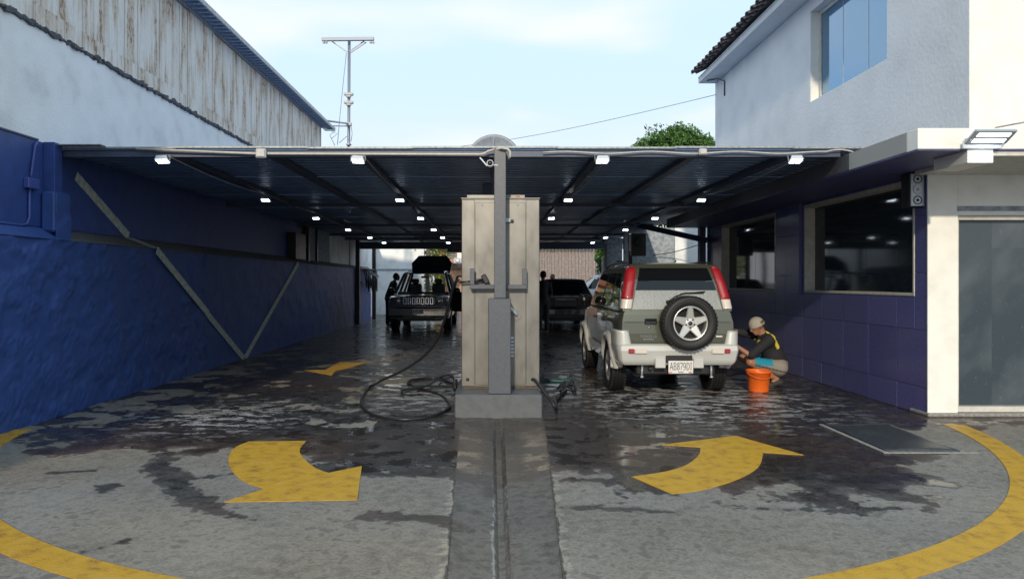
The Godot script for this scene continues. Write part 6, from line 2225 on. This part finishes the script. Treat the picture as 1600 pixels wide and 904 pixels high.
	for i in 17:
		var a := PI * i / 16.0
		pts.append(t.position + Vector3(cos(a) * 0.165, 0.262 - sin(a) * 0.075, 0.03 + sin(a) * 0.145))
	mb.tube(pts, 0.006, 6)
	part(t, "handle", mb, M.orange_plastic)

func standing_person(label: String, at: Vector3, turn: float, h: float, lean: float, shirt_c: Color, trouser_c: Color):
	var t := thing("person", label, "person", at)
	t.rotation.y = turn
	var k := h / 1.75
	var fwd := Vector3(0, 0, -1)
	var v := func(x, y, z) -> Vector3:
		var p := Vector3(x, y, z) * k
		if y > 0.9: p.z -= (y - 0.9) * k * lean
		return p
	var hd: Vector3 = v.call(0, 1.64, -0.02)
	var body := [[v.call(0, 1.56, 0), v.call(0, 1.44, 0.01), 0.05, 0.055], [v.call(0, 1.36, 0), v.call(0, 1.05, 0), 0.10, 0.11], [v.call(0, 1.05, 0), v.call(0, 0.95, 0), 0.11, 0.12]]
	for s in [-1.0, 1.0]:
		body += [[v.call(0, 1.40, 0), v.call(s * 0.18, 1.41, 0), 0.07, 0.05], [v.call(s * 0.19, 1.40, 0), v.call(s * 0.24, 1.12, 0.0), 0.046, 0.036], [v.call(s * 0.24, 1.12, 0), v.call(s * 0.20, 0.95, -0.22), 0.036, 0.025], [v.call(s * 0.09, 0.93, 0), v.call(s * 0.10, 0.5, -0.01), 0.085, 0.055], [v.call(s * 0.10, 0.5, -0.01), v.call(s * 0.10, 0.09, 0.02), 0.055, 0.035], [v.call(s * 0.10, 0.05, 0.03), v.call(s * 0.11, 0.04, -0.14), 0.04, 0.03]]
		body += hand_bones(v.call(s * 0.20, 0.95, -0.22), Vector3(0, -0.3, -1), Vector3(-s, 0, 0), 0.6, s > 0)
	body += head_bones(hd, fwd, Vector3.UP)
	put(t, "body", flesh(body, 0.018, 0.02, func(_q): return Color(0.20, 0.10, 0.06)), skin_material())
	var sh := [[v.call(0, 1.40, 0), v.call(0, 1.0, 0), 0.13, 0.14]]
	var tr := [[v.call(0, 0.98, 0), v.call(0, 0.93, 0), 0.135, 0.13]]
	for s in [-1.0, 1.0]:
		sh += [[v.call(0.05 * s, 1.40, 0), v.call(s * 0.18, 1.41, 0), 0.09, 0.07], [v.call(s * 0.19, 1.40, 0), v.call(s * 0.23, 1.15, 0), 0.065, 0.055]]
		tr += [[v.call(s * 0.09, 0.93, 0), v.call(s * 0.10, 0.5, -0.01), 0.10, 0.075], [v.call(s * 0.10, 0.5, -0.01), v.call(s * 0.10, 0.12, 0.02), 0.075, 0.06]]
	put(t, "shirt", flesh(sh, 0.022, 0.04, func(_q): return shirt_c), skin_material(0.85))
	put(t, "trousers", flesh(tr, 0.022, 0.03, func(_q): return trouser_c), skin_material(0.85))
	put(t, "hair", flesh([[hd + Vector3(0, 0.06, 0.02), hd + Vector3(0, 0.02, 0.045), 0.092, 0.08]], 0.018, 0.02, func(_q): return Color(0.012, 0.011, 0.01)), skin_material(0.8))

func make_people():
	M.orange_plastic = mat(0.78, 0.14, 0.015, 0.35)
	M.orange_plastic.subsurf_scatter_enabled = true
	M.orange_plastic.subsurf_scatter_strength = 0.15
	M.cap_tan = mat(0.33, 0.30, 0.25, 0.9)
	make_washer()
	standing_person("person in dark clothes bent over beside the black car's mirror", V(-3.42, 0, 23.0), -1.3, 1.70, 0.35, Color(0.012, 0.013, 0.016), Color(0.02, 0.022, 0.03))
	standing_person("person in black standing half behind the steel cabinet", V(1.42, 0, 19.8), 0.2, 1.72, 0.0, Color(0.010, 0.011, 0.013), Color(0.015, 0.017, 0.022))
	standing_person("person whose dark head shows over the black car's roof", V(2.24, 0, 26.4), 2.6, 1.70, 0.0, Color(0.03, 0.03, 0.035), Color(0.02, 0.022, 0.03))

func _ready():
	make_materials()
	make_view()
	make_ground()
	make_markings()
	make_blue_wall()
	make_warehouse()
	make_shop()
	make_canopy()
	make_lamps()
	make_front_fittings()
	make_island()
	make_hoses()
	make_yard()
	make_tree()
	make_cars()
	make_people()
